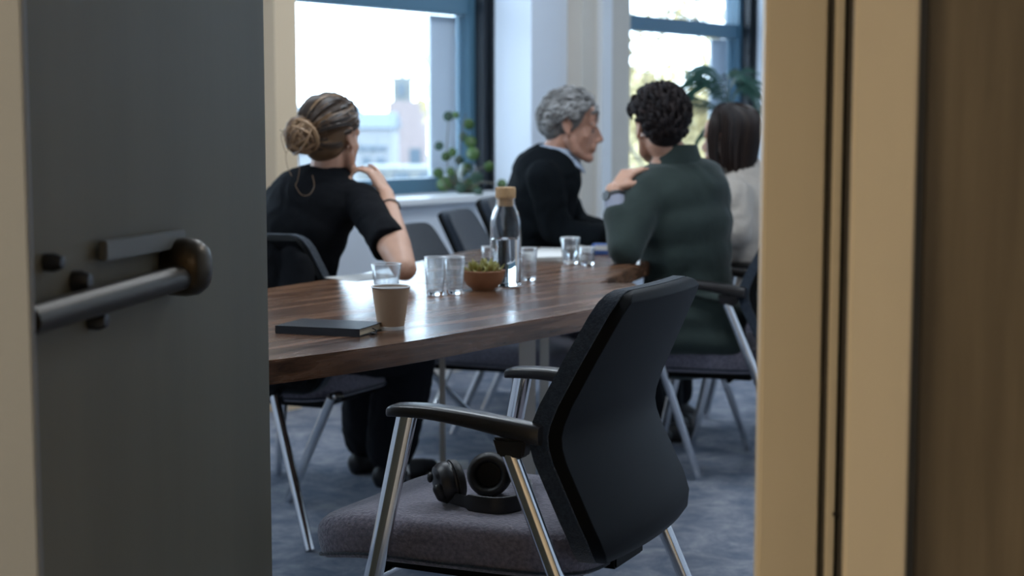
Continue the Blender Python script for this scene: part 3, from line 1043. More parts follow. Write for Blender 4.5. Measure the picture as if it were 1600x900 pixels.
def head_prims(mb, c, R, k=1.0, male=False, age=False):
    P = lambda x, y, z: c + R @ V((x * k, y * k, z * k))
    mb.ell(P(0, -.014, .035), (.075 * k, .095 * k, .085 * k), R, 20, 14)
    mb.ell(P(0, .035, -.025), (.062 * k, .058 * k, .078 * k), R, 18, 12)
    mb.ell(P(0, .045, -.060), (.050 * k, .045 * k, .050 * k), R, 18, 12)
    for s in (-1, 1):
        mb.cap(P(.056 * s, .005, -.045), P(.046 * s, .03, -.082), .018 * k, .018 * k)
        mb.cap(P(.046 * s, .03, -.082), P(.012 * s, .074, -.104), .018 * k, .016 * k)
        mb.ell(P(.042 * s, .055, -.024), (.019 * k, .021 * k, .019 * k), R)
        mb.ell(P(.012 * s, .104, -.036), (.009 * k, .011 * k, .008 * k), R)
        # ear
        for a in range(8):
            t0, t1 = math.pi * (a / 8 * 1.5 - .55), math.pi * ((a + 1) / 8 * 1.5 - .55)
            q = lambda t: P((.079 + .006 * max(0, -math.sin(t - .5))) * s, -.012 - .017 * math.sin(t + 1.2) * 1.0, .004 + .030 * math.cos(t + .6) * 1.0)
            mb.cap(q(t0), q(t1), .0058 * k, .0058 * k, 8)
        mb.ell(P(.077 * s, -.008, -.004), (.007 * k, .014 * k, .026 * k), R)
        mb.ell(P(.076 * s, -.002, -.030), (.006 * k, .008 * k, .009 * k), R)
        mb.ell(P(.033 * s, .066, -.002), (.016 * k, .018 * k, .014 * k), R)
    mb.cap(P(-.038, .080, .021), P(.038, .080, .021), .0125 * k, .0125 * k)
    mb.ell(P(0, .060, .045), (.058 * k, .036 * k, .045 * k), R)
    mb.cap(P(0, .090, .014), P(0, .116, -.026), .008 * k, .0105 * k)
    mb.ell(P(0, .090, -.014), (.014 * k, .022 * k, .032 * k), R)
    mb.ell(P(0, .116, -.029), (.0115 * k, .011 * k, .010 * k), R)
    mb.ell(P(0, .083, -.060), (.030 * k, .022 * k, .022 * k), R)
    mb.cap(P(-.017, .099, -.057), P(.017, .099, -.057), .0065 * k, .0065 * k)
    mb.cap(P(-.015, .098, -.070), P(.015, .098, -.070), .0072 * k, .0072 * k)
    mb.ell(P(0, .082, -.102), ((.024 if male else .02) * k, .020 * k, .019 * k), R)
    if age:
        mb.cap(P(0, .06, -.105), P(0, .01, -.125), .016 * k, .02 * k)
        for s in (-1, 1): mb.cap(P(.03 * s, .082, -.045), P(.036 * s, .066, -.085), .010 * k, .012 * k)


def hand_prims(mb, wrist, d, palm, side, curl, spread=.10, k=1.0, thumb=.5):
    """palm and five separate fingers. d points to the knuckles, palm is the palm normal, side = +1 when the thumb lies on d x palm"""
    d = V(d).normalized()
    p = V(palm)
    p = (p - d * p.dot(d)).normalized()
    s = d.cross(p) * side
    L = .088 * k
    for i, (off, ln) in enumerate(zip((.030, .010, -.011, -.030), (.92, 1.0, .95, .80))):
        kn = wrist + d * L * (1 if i in (1, 2) else .95) + s * off * k
        mb.cap(wrist + s * off * .55 * k + d * .012, kn, .0125 * k, .0105 * k)
        a = 0.0
        cur = kn
        base = (d + s * spread * (1.2 - i * .8)).normalized()
        for seg, rr in zip((.046, .028, .022), (.0088, .0080, .0070)):
            a += curl[i] if isinstance(curl[i], (int, float)) else curl[i].pop(0)
            q = (base * math.cos(a) + p * math.sin(a)).normalized()
            nxt = cur + q * seg * ln * k
            mb.cap(cur, nxt, rr * k * 1.02, rr * k * .94, 10)
            cur = nxt
    t0 = wrist + d * .022 * k + s * .022 * k
    t1 = t0 + (d * .75 + s * .75 + p * .35).normalized() * .042 * k
    t2 = t1 + (d * .95 + s * (.30 - thumb * .2) + p * thumb).normalized() * .032 * k
    t3 = t2 + (d * .95 + s * (.0 - thumb * .3) + p * thumb).normalized() * .024 * k
    mb.cap(t0, t1, .0145 * k, .0115 * k)
    mb.cap(t1, t2, .0110 * k, .0098 * k)
    mb.cap(t2, t3, .0098 * k, .0080 * k)


def torso_prims(mb, pel, chest, neck, right, infl=0.0, k=1.0, male=True, bulk=1.0, low=0.0, high=1.0):
    """stack of ellipsoids along the spine"""
    r = V(right).normalized()
    stations = [(0, .172, .120), (.18, .160, .112), (.36, .146, .104), (.52, .152, .110), (.68, .166, .117), (.82, .172, .112), (.93, .150, .092), (1.0, .105, .072)]
    if not male:
        stations = [(0, .172, .118), (.18, .152, .106), (.36, .132, .096), (.52, .138, .102), (.68, .150, .110), (.82, .154, .102), (.93, .132, .082), (1.0, .090, .064)]
    pel, chest, neck = V(pel), V(chest), V(neck)
    for i, (t, w, dpt) in enumerate(stations):
        if t < low or t > high: continue
        a, b, c_ = pel, chest, neck
        # quadratic curve through the three points (chest at t = .6)
        u = t
        l0 = (u - .6) * (u - 1) / (.6)
        l1 = u * (u - 1) / (.6 * (.6 - 1))
        l2 = u * (u - .6) / (.4)
        p = a * l0 + b * l1 + c_ * l2
        up = (neck - pel).normalized()
        R = frame_from(up.cross(r), up)
        mb.ell(p, (w * k * bulk + infl, dpt * k * bulk + infl, (.12 if .1 < t < .9 else (.045 if t > .9 else .09)) * k + infl), R, 24, 14)


def limb(mb, a, b, ra, rb, infl=0.0):
    mb.cap(a, b, ra + infl, rb + infl, 16)


def folds(amp, freq, ax, seed=0.0):
    """soft cloth folds running across the direction ax"""
    ax = V(ax).normalized()

    def fn(c):
        q = c * freq + V((seed, seed * .7, -seed))
        n = noise.noise(V((q.x, q.y, q.z)))
        w = noise.noise(c * freq * 2.3 + ax * 4.0 * n)
        ridge = 1 - abs(math.sin(c.dot(ax) * freq * 4 + 4 * n))
        return amp * (.6 * n + .5 * w + .35 * ridge * max(0, n + .2))
    return fn


def shoe(root, ankle, toe, nm='shoe'):
    a, t = V(ankle), V(toe)
    d = (t - a); d.z = 0; d.normalize()
    mb = MB()
    heel = V((a.x, a.y, 0)) - d * .045
    tip = V((a.x, a.y, 0)) + d * .185
    mb.cap(heel + V((0, 0, .04)), V((a.x, a.y, .05)), .036, .042)
    mb.cap(V((a.x, a.y, .055)), a + V((0, 0, .0)), .042, .042)
    mb.cap(V((a.x, a.y, .045)), tip + V((0, 0, .032)) - d * .03, .042, .034)
    mb.cap(heel + V((0, 0, .022)), tip + V((0, 0, .026)), .030, .034)
    me = remesh(mb, .008, 4)
    for v in me.vertices: v.co.z = max(v.co.z, .003)
    place(nm, me, M['shoe'], root)
    so = MB().tube([heel + V((0, 0, .006)), V((a.x, a.y, .006)), tip + V((0, 0, .006)) - d * .02, tip + V((0, 0, .006))], [.030, .040, .042, .022], 14, .12, V((0, 0, 1)).cross(d))
    so.build('sole', M['rubber'], root, origin=root.location)


def wander(rnd, amp):
    return V((rnd.uniform(-amp, amp), rnd.uniform(-amp, amp), rnd.uniform(-amp, amp)))


def skull_pt(c, R, az, el, k, off=0.0):
    """az 0 = forward, +90 = right; on the hair surface of the head"""
    ca, sa, ce, se = math.cos(az), math.sin(az), math.cos(el), math.sin(el)
    v = V((sa * ce, ca * ce, se))
    rad = V((.083, .103, .094)) * k
    l = 1 / math.sqrt((v.x / rad.x) ** 2 + (v.y / rad.y) ** 2 + (v.z / rad.z) ** 2)
    return c + R @ (V((0, -.014 * k, .035 * k)) + v * (l + off))


def lock(mb, pts, r, flat=.6, seg=6, up=None, taper=(.5, 1, .35)):
    n = len(pts)
    rs = []
    for i in range(n):
        t = i / (n - 1)
        rs.append(r * (taper[0] + (taper[1] - taper[0]) * min(1, t / .3) if t < .5 else taper[1] + (taper[2] - taper[1]) * (t - .5) / .5))
    mb.tube(pts, rs, seg, flat, up)


# ---------- woman in black t-shirt, back to the camera
def woman_black():
    root = empty('person', (-.62, 4.93, 0))
    tag(root, 'woman in black t-shirt with brown hair in a bun, hand at her chin', 'person')
    face = V((.50, .87, -.02))
    hc = U(519, 217, y=4.93)
    R = frame_from(face, V((.03, .10, 1)))
    right = V((.80, -.60, 0)).normalized()
    neckb = U(508, 283, y=4.93)
    pel = V((-.645, 4.93, .53))
    chest = V((-.655, 4.90, .83))
    shR, shL = U(567, 316, y=4.84), U(440, 313, y=5.05)
    elR = U(632, 420, z=.785)
    elR = V((elR.x, elR.y, .785))
    wrR = U(603, 303, y=4.84)
    elL = V((-.82, 5.18, .74)); wrL = V((-.66, 5.30, .62))
    hipR, hipL = pel + right * .09 + V((0, 0, -.03)), pel - right * .09 + V((0, 0, -.03))
    knR, knL = V((-.33, 5.06, .49)), V((-.46, 5.32, .49))
    anR, anL = V((-.40, 5.22, .10)), V((-.50, 5.42, .10))
    b = MB()
    head_prims(b, hc, R, .97)
    b.cap(hc + R @ V((0, -.022, -.05)), neckb, .050, .054)
    torso_prims(b, pel, chest, neckb, right, -.004, 1.0, False)
    for sh, el, wr in ((shR, elR, wrR), (shL, elL, wrL)):
        limb(b, neckb + (sh - neckb) * .35, sh, .045, .046)
        limb(b, sh, el, .045, .036)
        m = el + (wr - el) * .3
        limb(b, el, m, .035, .037); limb(b, m, wr, .037, .0245)
    hand_prims(b, wrR, U(578, 258, y=4.90) - wrR, V((-.75, .45, -.25)), -1, (.20, .42, .5, .62), .22, .95, .8)
    hand_prims(b, wrL, V((.9, .2, 0)), V((0, 0, -1)), 1, (.15, .15, .15, .2), .1, .95, .2)
    for hp, kn, an in ((hipR, knR, anR), (hipL, knL, anL)):
        limb(b, hp, kn, .080, .055); limb(b, kn, an, .052, .036)
    me = remesh(b, .0055, 5)
    place('body', me, M['skin_pale'], root)
    # t-shirt
    t = MB()
    torso_prims(t, pel, chest, neckb, right, .012, 1.0, False)
    for sh, el in ((shR, elR), (shL, elL)):
        limb(t, neckb + (sh - neckb) * .45 + V((0, 0, -.012)), sh, .050, .058)
        e = sh + (el - sh) * .66
        limb(t, sh, sh + (e - sh) * .4, .060, .057); t.tube([sh, sh + (e - sh) * .5, e], [.058, .058, .060], 20)
    t.cap(neckb + V((0, 0, -.02)), neckb + V((0, 0, .0)), .062, .060)
    # cut the sleeve and hem ends flat by keeping them closed, loose cloth
    place('t_shirt', remesh(t, .008, 12, folds(.007, 9, (.3, -.2, 1), 2)), M['tee'], root)
    nk = MB()
    ring = []
    for i in range(25):
        a = 2 * math.pi * i / 24
        ring.append(neckb + right * .060 * math.cos(a) + right.cross(V((0, 0, 1))) * .058 * math.sin(a) + V((0, 0, .014 + .010 * math.sin(a))))
    nk.tube(ring, .006, 8).build('neckband', M['tee'], root, origin=root.location)
    # trousers
    q = MB()
    torso_prims(q, pel, chest, neckb, right, .016, 1.0, False)
    q2 = MB()
    q2.ell(pel, (.18, .135, .10), frame_from(right.cross(V((0, 0, 1))) * -1, V((0, 0, 1))))
    for hp, kn, an in ((hipR, knR, anR), (hipL, knL, anL)):
        limb(q2, hp, kn, .100, .095); limb(q2, kn, an + V((0, 0, .03)), .098, .085)
    place('trousers', remesh(q2, .011, 4, folds(.012, 7, (.2, .2, 1), 5)), M['trousers'], root)
    shoe(root, anR, anR + V((.1, .12, 0))); shoe(root, anL, anL + V((.1, .12, 0)))
    for s in (-1, 1): pass
    # bracelet
    ax = (wrR - elR).normalized()
    c = elR + (wrR - elR) * .80
    u = ax.orthogonal().normalized(); w = ax.cross(u)
    MB().tube([c + (u * math.cos(2 * math.pi * i / 20) + w * math.sin(2 * math.pi * i / 20)) * .031 for i in range(21)], .0025, 6).build('bracelet', M['strap'], root, origin=root.location)
    # hair: cap, locks combed back to the bun, bun, loose wisps
    rnd = random.Random(11)
    cap = MB()
    cap.ell(hc + R @ V((0, -.024, .036)), (.081, .094, .091), R, 28, 18)
    cap.ell(hc + R @ V((0, -.045, -.012)), (.066, .062, .062), R, 20, 12)
    bunc = U(470, 213, y=4.83)
    h = MB()
    tgt = bunc + (hc - bunc).normalized() * .035
    for i in range(270):
        az = rnd.uniform(-math.pi, math.pi)
        if i >= 150:
            el = rnd.uniform(.2, 1.35)
        elif abs(az) < math.radians(100):
            el = rnd.uniform(.30, .50) if abs(az) < math.radians(62) else rnd.uniform(.0, .35)
        else:
            el = rnd.uniform(-.72, -.35)
        lift = rnd.uniform(.0, .010)
        st = skull_pt(hc, R, az, el, 1.0, -.004)
        v0 = R.transposed() @ (st - hc)
        v1 = R.transposed() @ (tgt - hc)
        pts = []
        for j in range(11):
            t_ = j / 10
            v = v0.lerp(v1, t_)
            az_, el_ = math.atan2(v.x, v.y + .014), math.asin(max(-1, min(1, (v.z - .035) / max(.02, (v - V((0, -.014, .035))).length))))
            if abs(az) < 1.75 and i < 150: el_ += .75 * math.sin(math.pi * t_) * (1 - t_ * .4) * (.4 + .6 * max(0, math.cos(az)))
            p = skull_pt(hc, R, az_, el_, 1.0, lift * math.sin(math.pi * min(1, t_ * 1.3)))
            if t_ > .75: p = p.lerp(tgt, (t_ - .75) / .25 * .9)
            pts.append(p)
        lock(h, pts, rnd.uniform(.006, .0105), .55)
    hair = place('hair', remesh(cap, .007, 4), M['hair_brown'], root)
    h.build('hair_strands', M['hair_brown'], hair, origin=root.location)
    bn = MB()
    bn.ell(bunc, (.046, .046, .052))
    for i in range(34):
        ax = wander(rnd, 1).normalized()
        u = ax.orthogonal().normalized(); w = ax.cross(u)
        a0, rr = rnd.uniform(0, 6.28), rnd.uniform(.042, .056)
        sh = rnd.uniform(-.018, .018)
        pts = [bunc + ax * sh + (u * math.cos(a0 + a * .36) * rr + w * math.sin(a0 + a * .36) * rr * rnd.uniform(.96, 1.06)) for a in range(11)]
        lock(bn, pts, rnd.uniform(.006, .011), .6)
    bn.build('bun', M['hair_bun'], hair, origin=root.location)
    ws = MB()
    for pix in ([(463, 222), (452, 208), (443, 206), (437, 203)], [(455, 232), (447, 240), (449, 260), (456, 275)], [(466, 240), (468, 262), (465, 282), (462, 290), (471, 304), (483, 304), (491, 291), (488, 274)],
                [(452, 195), (440, 210), (442, 225), (447, 240)]):
        P = [U(x, y, y=4.76) for x, y in pix]
        sm = smooth_tab([tuple(p) for p in P], 5)
        ws.tube([V(p) for p in sm], .0010, 5)
    ws.build('loose_wisps', M['hair_bun'], hair, origin=root.location)


woman_black()

# jacket hanging on her chair back
jk = empty('draped_jacket', (-.75, 4.74, 0))
tag(jk, 'black jacket hung over the chair back behind the woman in black', 'jacket')
jb = MB()
hd = V((math.cos(math.radians(66)), math.sin(math.radians(66)), 0)); rt = V((hd.y, -hd.x, 0))
cb = V((-.665, 5.02, -.045)) - hd * .31
for s, z0 in ((-.17, .865), (-.09, .885), (0, .892), (.09, .885), (.165, .86)):
    jb.cap(cb + rt * s + V((0, 0, z0)), cb + rt * s * 1.18 - hd * .05 + V((0, 0, .52)), .032, .045)
    jb.cap(cb + rt * s + V((0, 0, z0)), cb + rt * s * 1.1 + hd * .045 + V((0, 0, .70)), .030, .030)
for s in (-1, 1):
    jb.cap(cb + rt * .19 * s + V((0, 0, .83)), cb + rt * .245 * s - hd * .04 + V((0, 0, .56)), .040, .038)
place('jacket_body', remesh(jb, .011, 4, folds(.012, 8, (1, .3, .2), 9)), M['tee'], jk)


# ---------- generic short hair
def tufts(root, hc, R, k, m, rnd, n, length, rad, curl, hairline, lift, name='hair', volume=(.080, .092, .088), cen=(0, -.022, .040)):
    cap = MB()
    cap.ell(hc + R @ (V(cen) * k), tuple(v * k for v in volume), R, 26, 16)
    cap.ell(hc + R @ (V((0, -.055, -.022)) * k), (.060 * k, .046 * k, .046 * k), R, 18, 10)
    hair = place(name, remesh(cap, .007, 4), m, root)
    h = MB()
    i = 0
    while i < n:
        az, el = rnd.uniform(-math.pi, math.pi), math.asin(rnd.uniform(-.75, 1))
        if el < hairline(az): continue
        i += 1
        p = skull_pt(hc, R, az, el, k, -.004)
        p2 = skull_pt(hc, R, az, el, k, .02)
        nrm = (p2 - p).normalized()
        # comb back and down
        comb = (R @ V((.35 * math.sin(az), -.7, -.35 if el < .7 else .15))).normalized()
        comb = (comb - nrm * comb.dot(nrm))
        comb = comb.normalized() if comb.length > 1e-3 else nrm.orthogonal()
        sd = nrm.cross(comb)
        ph = rnd.uniform(0, 6.28)
        L = length * rnd.uniform(.7, 1.2)
        pts = []
        lf = lift * rnd.uniform(.5, 1.3)
        for j in range(7):
            t = j / 6
            pts.append(p + comb * L * t + nrm * (lf * math.sin(math.pi * t * .8) - .012 * t * t * (L / .05)) + sd * curl * math.sin(ph + t * 5) * t)
        lock(h, pts, rad * rnd.uniform(.7, 1.25), .65)
    h.build('hair_locks', m, hair, origin=root.location)
    return hair


# ---------- grey-haired man in profile
def man_grey():
    root = empty('person', (.12, 6.1, 0))
    tag(root, 'grey-haired man in black sweater over a pale collar, facing right', 'person')
    Y = 6.0
    hc = U(893, 199, y=Y)
    face = V((.97, -.10, -.16)).normalized()
    R = frame_from(face, V((.16, 0, 1)))
    right = V((.13, -.99, 0)).normalized()
    neckb = U(866, 247, y=Y + .02)
    pel = U(838, 420, y=Y + .10); pel.z = .56
    chest = U(842, 325, y=Y + .06)
    shR, shL = U(850, 278, y=Y - .14), U(862, 272, y=Y + .22)
    elR = U(872, 372, y=Y - .13); elR.z = max(elR.z, .80)
    wrR = U(946, 371, y=Y - .20); wrR.z = .785
    elL = U(900, 372, y=Y + .20); elL.z = .79
    wrL = U(952, 374, y=Y + .05); wrL.z = .785
    hipR, hipL = pel + right * .09 + V((0, 0, -.04)), pel - right * .09 + V((0, 0, -.04))
    knR, knL = hipR + V((.40, -.06, -.03)), hipL + V((.40, .02, -.03))
    knR.z = knL.z = .48
    anR, anL = V((knR.x - .02, knR.y, .10)), V((knL.x + .02, knL.y, .10))
    b = MB()
    head_prims(b, hc, R, 1.0, True, False)
    b.cap(hc + R @ V((0, -.025, -.05)), neckb, .056, .060)
    torso_prims(b, pel, chest, neckb, right, -.006)
    for sh, el, wr in ((shR, elR, wrR), (shL, elL, wrL)):
        limb(b, sh, el, .050, .042); limb(b, el, wr, .040, .028)
    hand_prims(b, wrR, V((.95, .1, -.02)), V((0, 0, -1)), 1, (.25, .25, .3, .3))
    hand_prims(b, wrL, V((.9, -.3, -.02)), V((0, 0, -1)), -1, (.25, .25, .3, .3))
    for hp, kn, an in ((hipR, knR, anR), (hipL, knL, anL)):
        limb(b, hp, kn, .088, .060); limb(b, kn, an, .056, .04)
    place('body', remesh(b, .0055, 5), M['skin_old'], root)
    t = MB()
    torso_prims(t, pel, chest, neckb, right, .020, 1.0, True, 1.0, 0, .95)
    for sh, el, wr in ((shR, elR, wrR), (shL, elL, wrL)):
        limb(t, neckb + (sh - neckb) * .4 + V((0, 0, -.03)), sh, .055, .066)
        limb(t, sh, el, .068, .060); limb(t, el, el + (wr - el) * .93, .058, .042)
    place('sweater', remesh(t, .009, 12, folds(.010, 8, (.6, 0, 1), 4)), M['sweater'], root)
    q = MB()
    q.ell(pel, (.15, .19, .11))
    for hp, kn, an in ((hipR, knR, anR), (hipL, knL, anL)):
        limb(q, hp, kn, .10, .075); limb(q, kn, an + V((0, 0, .03)), .072, .062)
    place('trousers', remesh(q, .012, 4, folds(.008, 8, (0, 0, 1), 1)), M['jeans'], root)
    shoe(root, anR, anR + V((.2, 0, 0))); shoe(root, anL, anL + V((.2, 0, 0)))
    # shirt collar: two wings around the neck
    fw = V((0, 0, 1)).cross(right) * -1
    fw = right.cross(V((0, 0, 1))) * -1
    fw = V((.99, .13, 0))
    colr = MB()
    pts, N = [], 28
    for i in range(N + 1):
        a = math.radians(-160 + 320 * i / N)          # 0 = back
        c = neckb + V((.014, 0, .036))
        p = c - fw * .070 * math.cos(a) + right * .070 * math.sin(a) + V((0, 0, .012 * math.cos(a) - .014))
        pts.append(p)
    vs, fs = [], []
    for i, p in enumerate(pts):
        a = math.radians(-160 + 320 * i / N)
        out = (-fw * math.cos(a) + right * math.sin(a))
        drop = .036 + .026 * max(0, (abs(a) - 1.6))
        top = p + V((0, 0, .016))
        bot = p + out * .016 - V((0, 0, drop)) + (fw * .02 if abs(a) > 1.8 else V((0, 0, 0)))
        vs += [top, bot, bot - out * .006, top - out * .005]
    for i in range(N):
        for kk in range(4): fs.append((i * 4 + kk, i * 4 + (kk + 1) % 4, i * 4 + 4 + (kk + 1) % 4, i * 4 + 4 + kk))
    fs += [(3, 2, 1, 0), tuple(N * 4 + kk for kk in range(4))]
    colr.add(vs, fs).build('shirt_collar', M['shirt_blue'], root, origin=root.location)
    fr = MB().cap(neckb + fw * .070 + V((0, 0, -.01)), chest + fw * .135 + V((0, 0, .10)), .020, .010, 12, .5, right)
    fr.build('shirt_front', M['shirt_white'], root, origin=root.location)
    for s in (-1, 1):
        MB().ell(hc + R @ V((.031 * s, .0765, -.001)), (.0105, .0105, .0105), R).build('eye', M['eye'], root, origin=root.location)
        br = MB()
        br.cap(hc + R @ V((.016 * s, .088, .023)), hc + R @ V((.05 * s, .074, .025)), .005, .003)
        br.build('eyebrow', M['hair_grey'], root, origin=root.location)
    rnd = random.Random(5)
    hl = lambda az: .42 if abs(az) < .9 else (.10 if abs(az) < 1.55 else (-.15 if abs(az) < 1.9 else -.85))
    tufts(root, hc, R, 1.03, M['hair_grey'], rnd, 420, .050, .0085, .010, hl, .016)


man_grey()


# ---------- man in the green jacket, back to the camera
def man_green():
    root = empty('person', (.60, 5.42, 0))
    tag(root, 'dark-haired man in green jacket seen from behind, fist at his chin', 'person')
    Y = 5.42
    hc = U(1030, 199, y=Y)
    face = V((-.28, .96, -.03)).normalized()
    R = frame_from(face, V((-.04, .06, 1)))
    right = V((.86, .50, 0)).normalized()
    neckb = U(1056, 253, y=Y)
    pel = U(1078, 520, y=Y + .0); pel.z = .55
    chest = U(1070, 375, y=Y - .03)
    shL, shR = U(1012, 300, y=Y - .10), U(1104, 298, y=Y + .10)
    elL = U(978, 398, y=5.20); elL.z = .785
    wrL = U(958, 298, y=5.30)
    elR = U(1112, 430, y=Y + .24); wrR = V((.50, 5.78, .775))
    hipL, hipR = pel - right * .10 + V((0, 0, -.03)), pel + right * .10 + V((0, 0, -.03))
    knL, knR = V((.34, 5.52, .50)), V((.42, 5.82, .50))
    anL, anR = V((.44, 5.60, .10)), V((.52, 5.86, .10))
    b = MB()
    head_prims(b, hc, R, 1.0, True)
    b.cap(hc + R @ V((0, -.025, -.05)), neckb, .056, .060)
    torso_prims(b, pel, chest, neckb, right, -.006)
    for sh, el, wr in ((shR, elR, wrR), (shL, elL, wrL)):
        limb(b, sh, el, .050, .042); limb(b, el, wr, .040, .028)
    hand_prims(b, wrL, U(992, 258, y=5.34) - wrL, V((.45, .35, -.75)), -1, (.45, .55, .65, .7), .03, 1.0, .5)
    hand_prims(b, wrR, V((-.9, .2, 0)), V((0, 0, -1)), 1, (.2, .2, .2, .2))
    for hp, kn, an in ((hipR, knR, anR), (hipL, knL, anL)):
        limb(b, hp, kn, .088, .060); limb(b, kn, an, .056, .04)
    place('body', remesh(b, .0055, 5), M['skin'], root)
    t = MB()
    torso_prims(t, pel + V((.0, 0, -.06)), chest, neckb, right, .022, 1.0, True, 1.0, 0, .95)
    for sh, el, wr, kk in ((shR, elR, wrR, .93), (shL, elL, wrL, .52)):
        limb(t, neckb + (sh - neckb) * .4 + V((0, 0, -.03)), sh, .058, .070)
        limb(t, sh, el, .072, .060); limb(t, el, el + (wr - el) * kk, .058, .050)
    t.cap(V((.50, 5.27, .55)), V((.70, 5.27, .55)), .085, .085)
    t.cap(V((.50, 5.23, .48)), V((.72, 5.22, .48)), .05, .05)
    t.cap(pel - right * .07 + V((0, 0, -.09)), pel + right * .07 + V((0, 0, -.09)), .135, .135)
    place('jacket', remesh(t, .009, 12, folds(.012, 5, (1, .4, .25), 6)), M['jacket'], root)
    # stand-up collar
    fw = V((-.5, .86, 0))
    cl = MB()
    vs, fs, N = [], [], 24
    for i in range(N + 1):
        a = math.radians(-150 + 300 * i / N)
        out = (-fw * math.cos(a) + right * math.sin(a))
        c = neckb + V((0, 0, .014))
        top = c + out * .072 + V((0, 0, .036 + .010 * math.cos(a)))
        bot = c + out * .098 + V((0, 0, -.035))
        vs += [top, bot, bot - out * .008, top - out * .007]
    for i in range(N):
        for kk in range(4): fs.append((i * 4 + kk, i * 4 + (kk + 1) % 4, i * 4 + 4 + (kk + 1) % 4, i * 4 + 4 + kk))
    fs += [(3, 2, 1, 0), tuple(N * 4 + kk for kk in range(4))]
    cl.add(vs, fs).build('collar', M['jacket'], root, origin=root.location)
    MB().tube([neckb + V((0, 0, .040)) + (-fw * math.cos(a_) + right * math.sin(a_)) * .066 for a_ in [math.radians(-150 + 300 * i / 24) for i in range(25)]], .012, 8, .35, V((0, 0, 1))).build('shirt_collar', M['shirt_blue'], root, origin=root.location)
    # shirt cuff and wristwatch on the raised arm
    ax = (wrL - elL)
    MB().cap(elL + ax * .50, elL + ax * .84, .045, .036, 16).build('shirt_cuff', M['grey_shirt'], root, origin=root.location)
    axn = ax.normalized()
    c = elL + ax * .90
    u = axn.orthogonal().normalized(); w = axn.cross(u)
    wt = MB().tube([c + (u * math.cos(2 * math.pi * i / 24) + w * math.sin(2 * math.pi * i / 24)) * .034 for i in range(25)], .008, 8, .4, axn).build('wristwatch', M['strap'], root, origin=root.location)
    dl = V((-.75, -.6, .1)).normalized()
    MB().lathe([(0, 0), (.017, 0), (.018, .004), (.016, .008), (0, .0085)], 24, Matrix.Translation(c + dl * .032) @ dl.to_track_quat('Z', 'Y').to_matrix().to_4x4()).build('watch_case', M['black_metal'], wt, origin=root.location)
    q = MB()
    q.ell(pel + V((0, 0, -.03)), (.19, .16, .10), frame_from(fw, V((0, 0, 1))))
    for hp, kn, an in ((hipR, knR, anR), (hipL, knL, anL)):
        limb(q, hp, kn, .10, .078); limb(q, kn, an + V((0, 0, .03)), .074, .064)
    place('trousers', remesh(q, .012, 4, folds(.008, 8, (0, 0, 1), 3)), M['trousers'], root)
    shoe(root, anR, anR + V((-.15, .08, 0))); shoe(root, anL, anL + V((-.15, .08, 0)))
    rnd = random.Random(21)
    hl = lambda az: .40 if abs(az) < .9 else (.12 if abs(az) < 1.6 else (-.10 if abs(az) < 1.95 else -.88))
    tufts(root, hc, R, 1.06, M['hair_dark'], rnd, 420, .050, .0105, .009, hl, .016)


man_green()


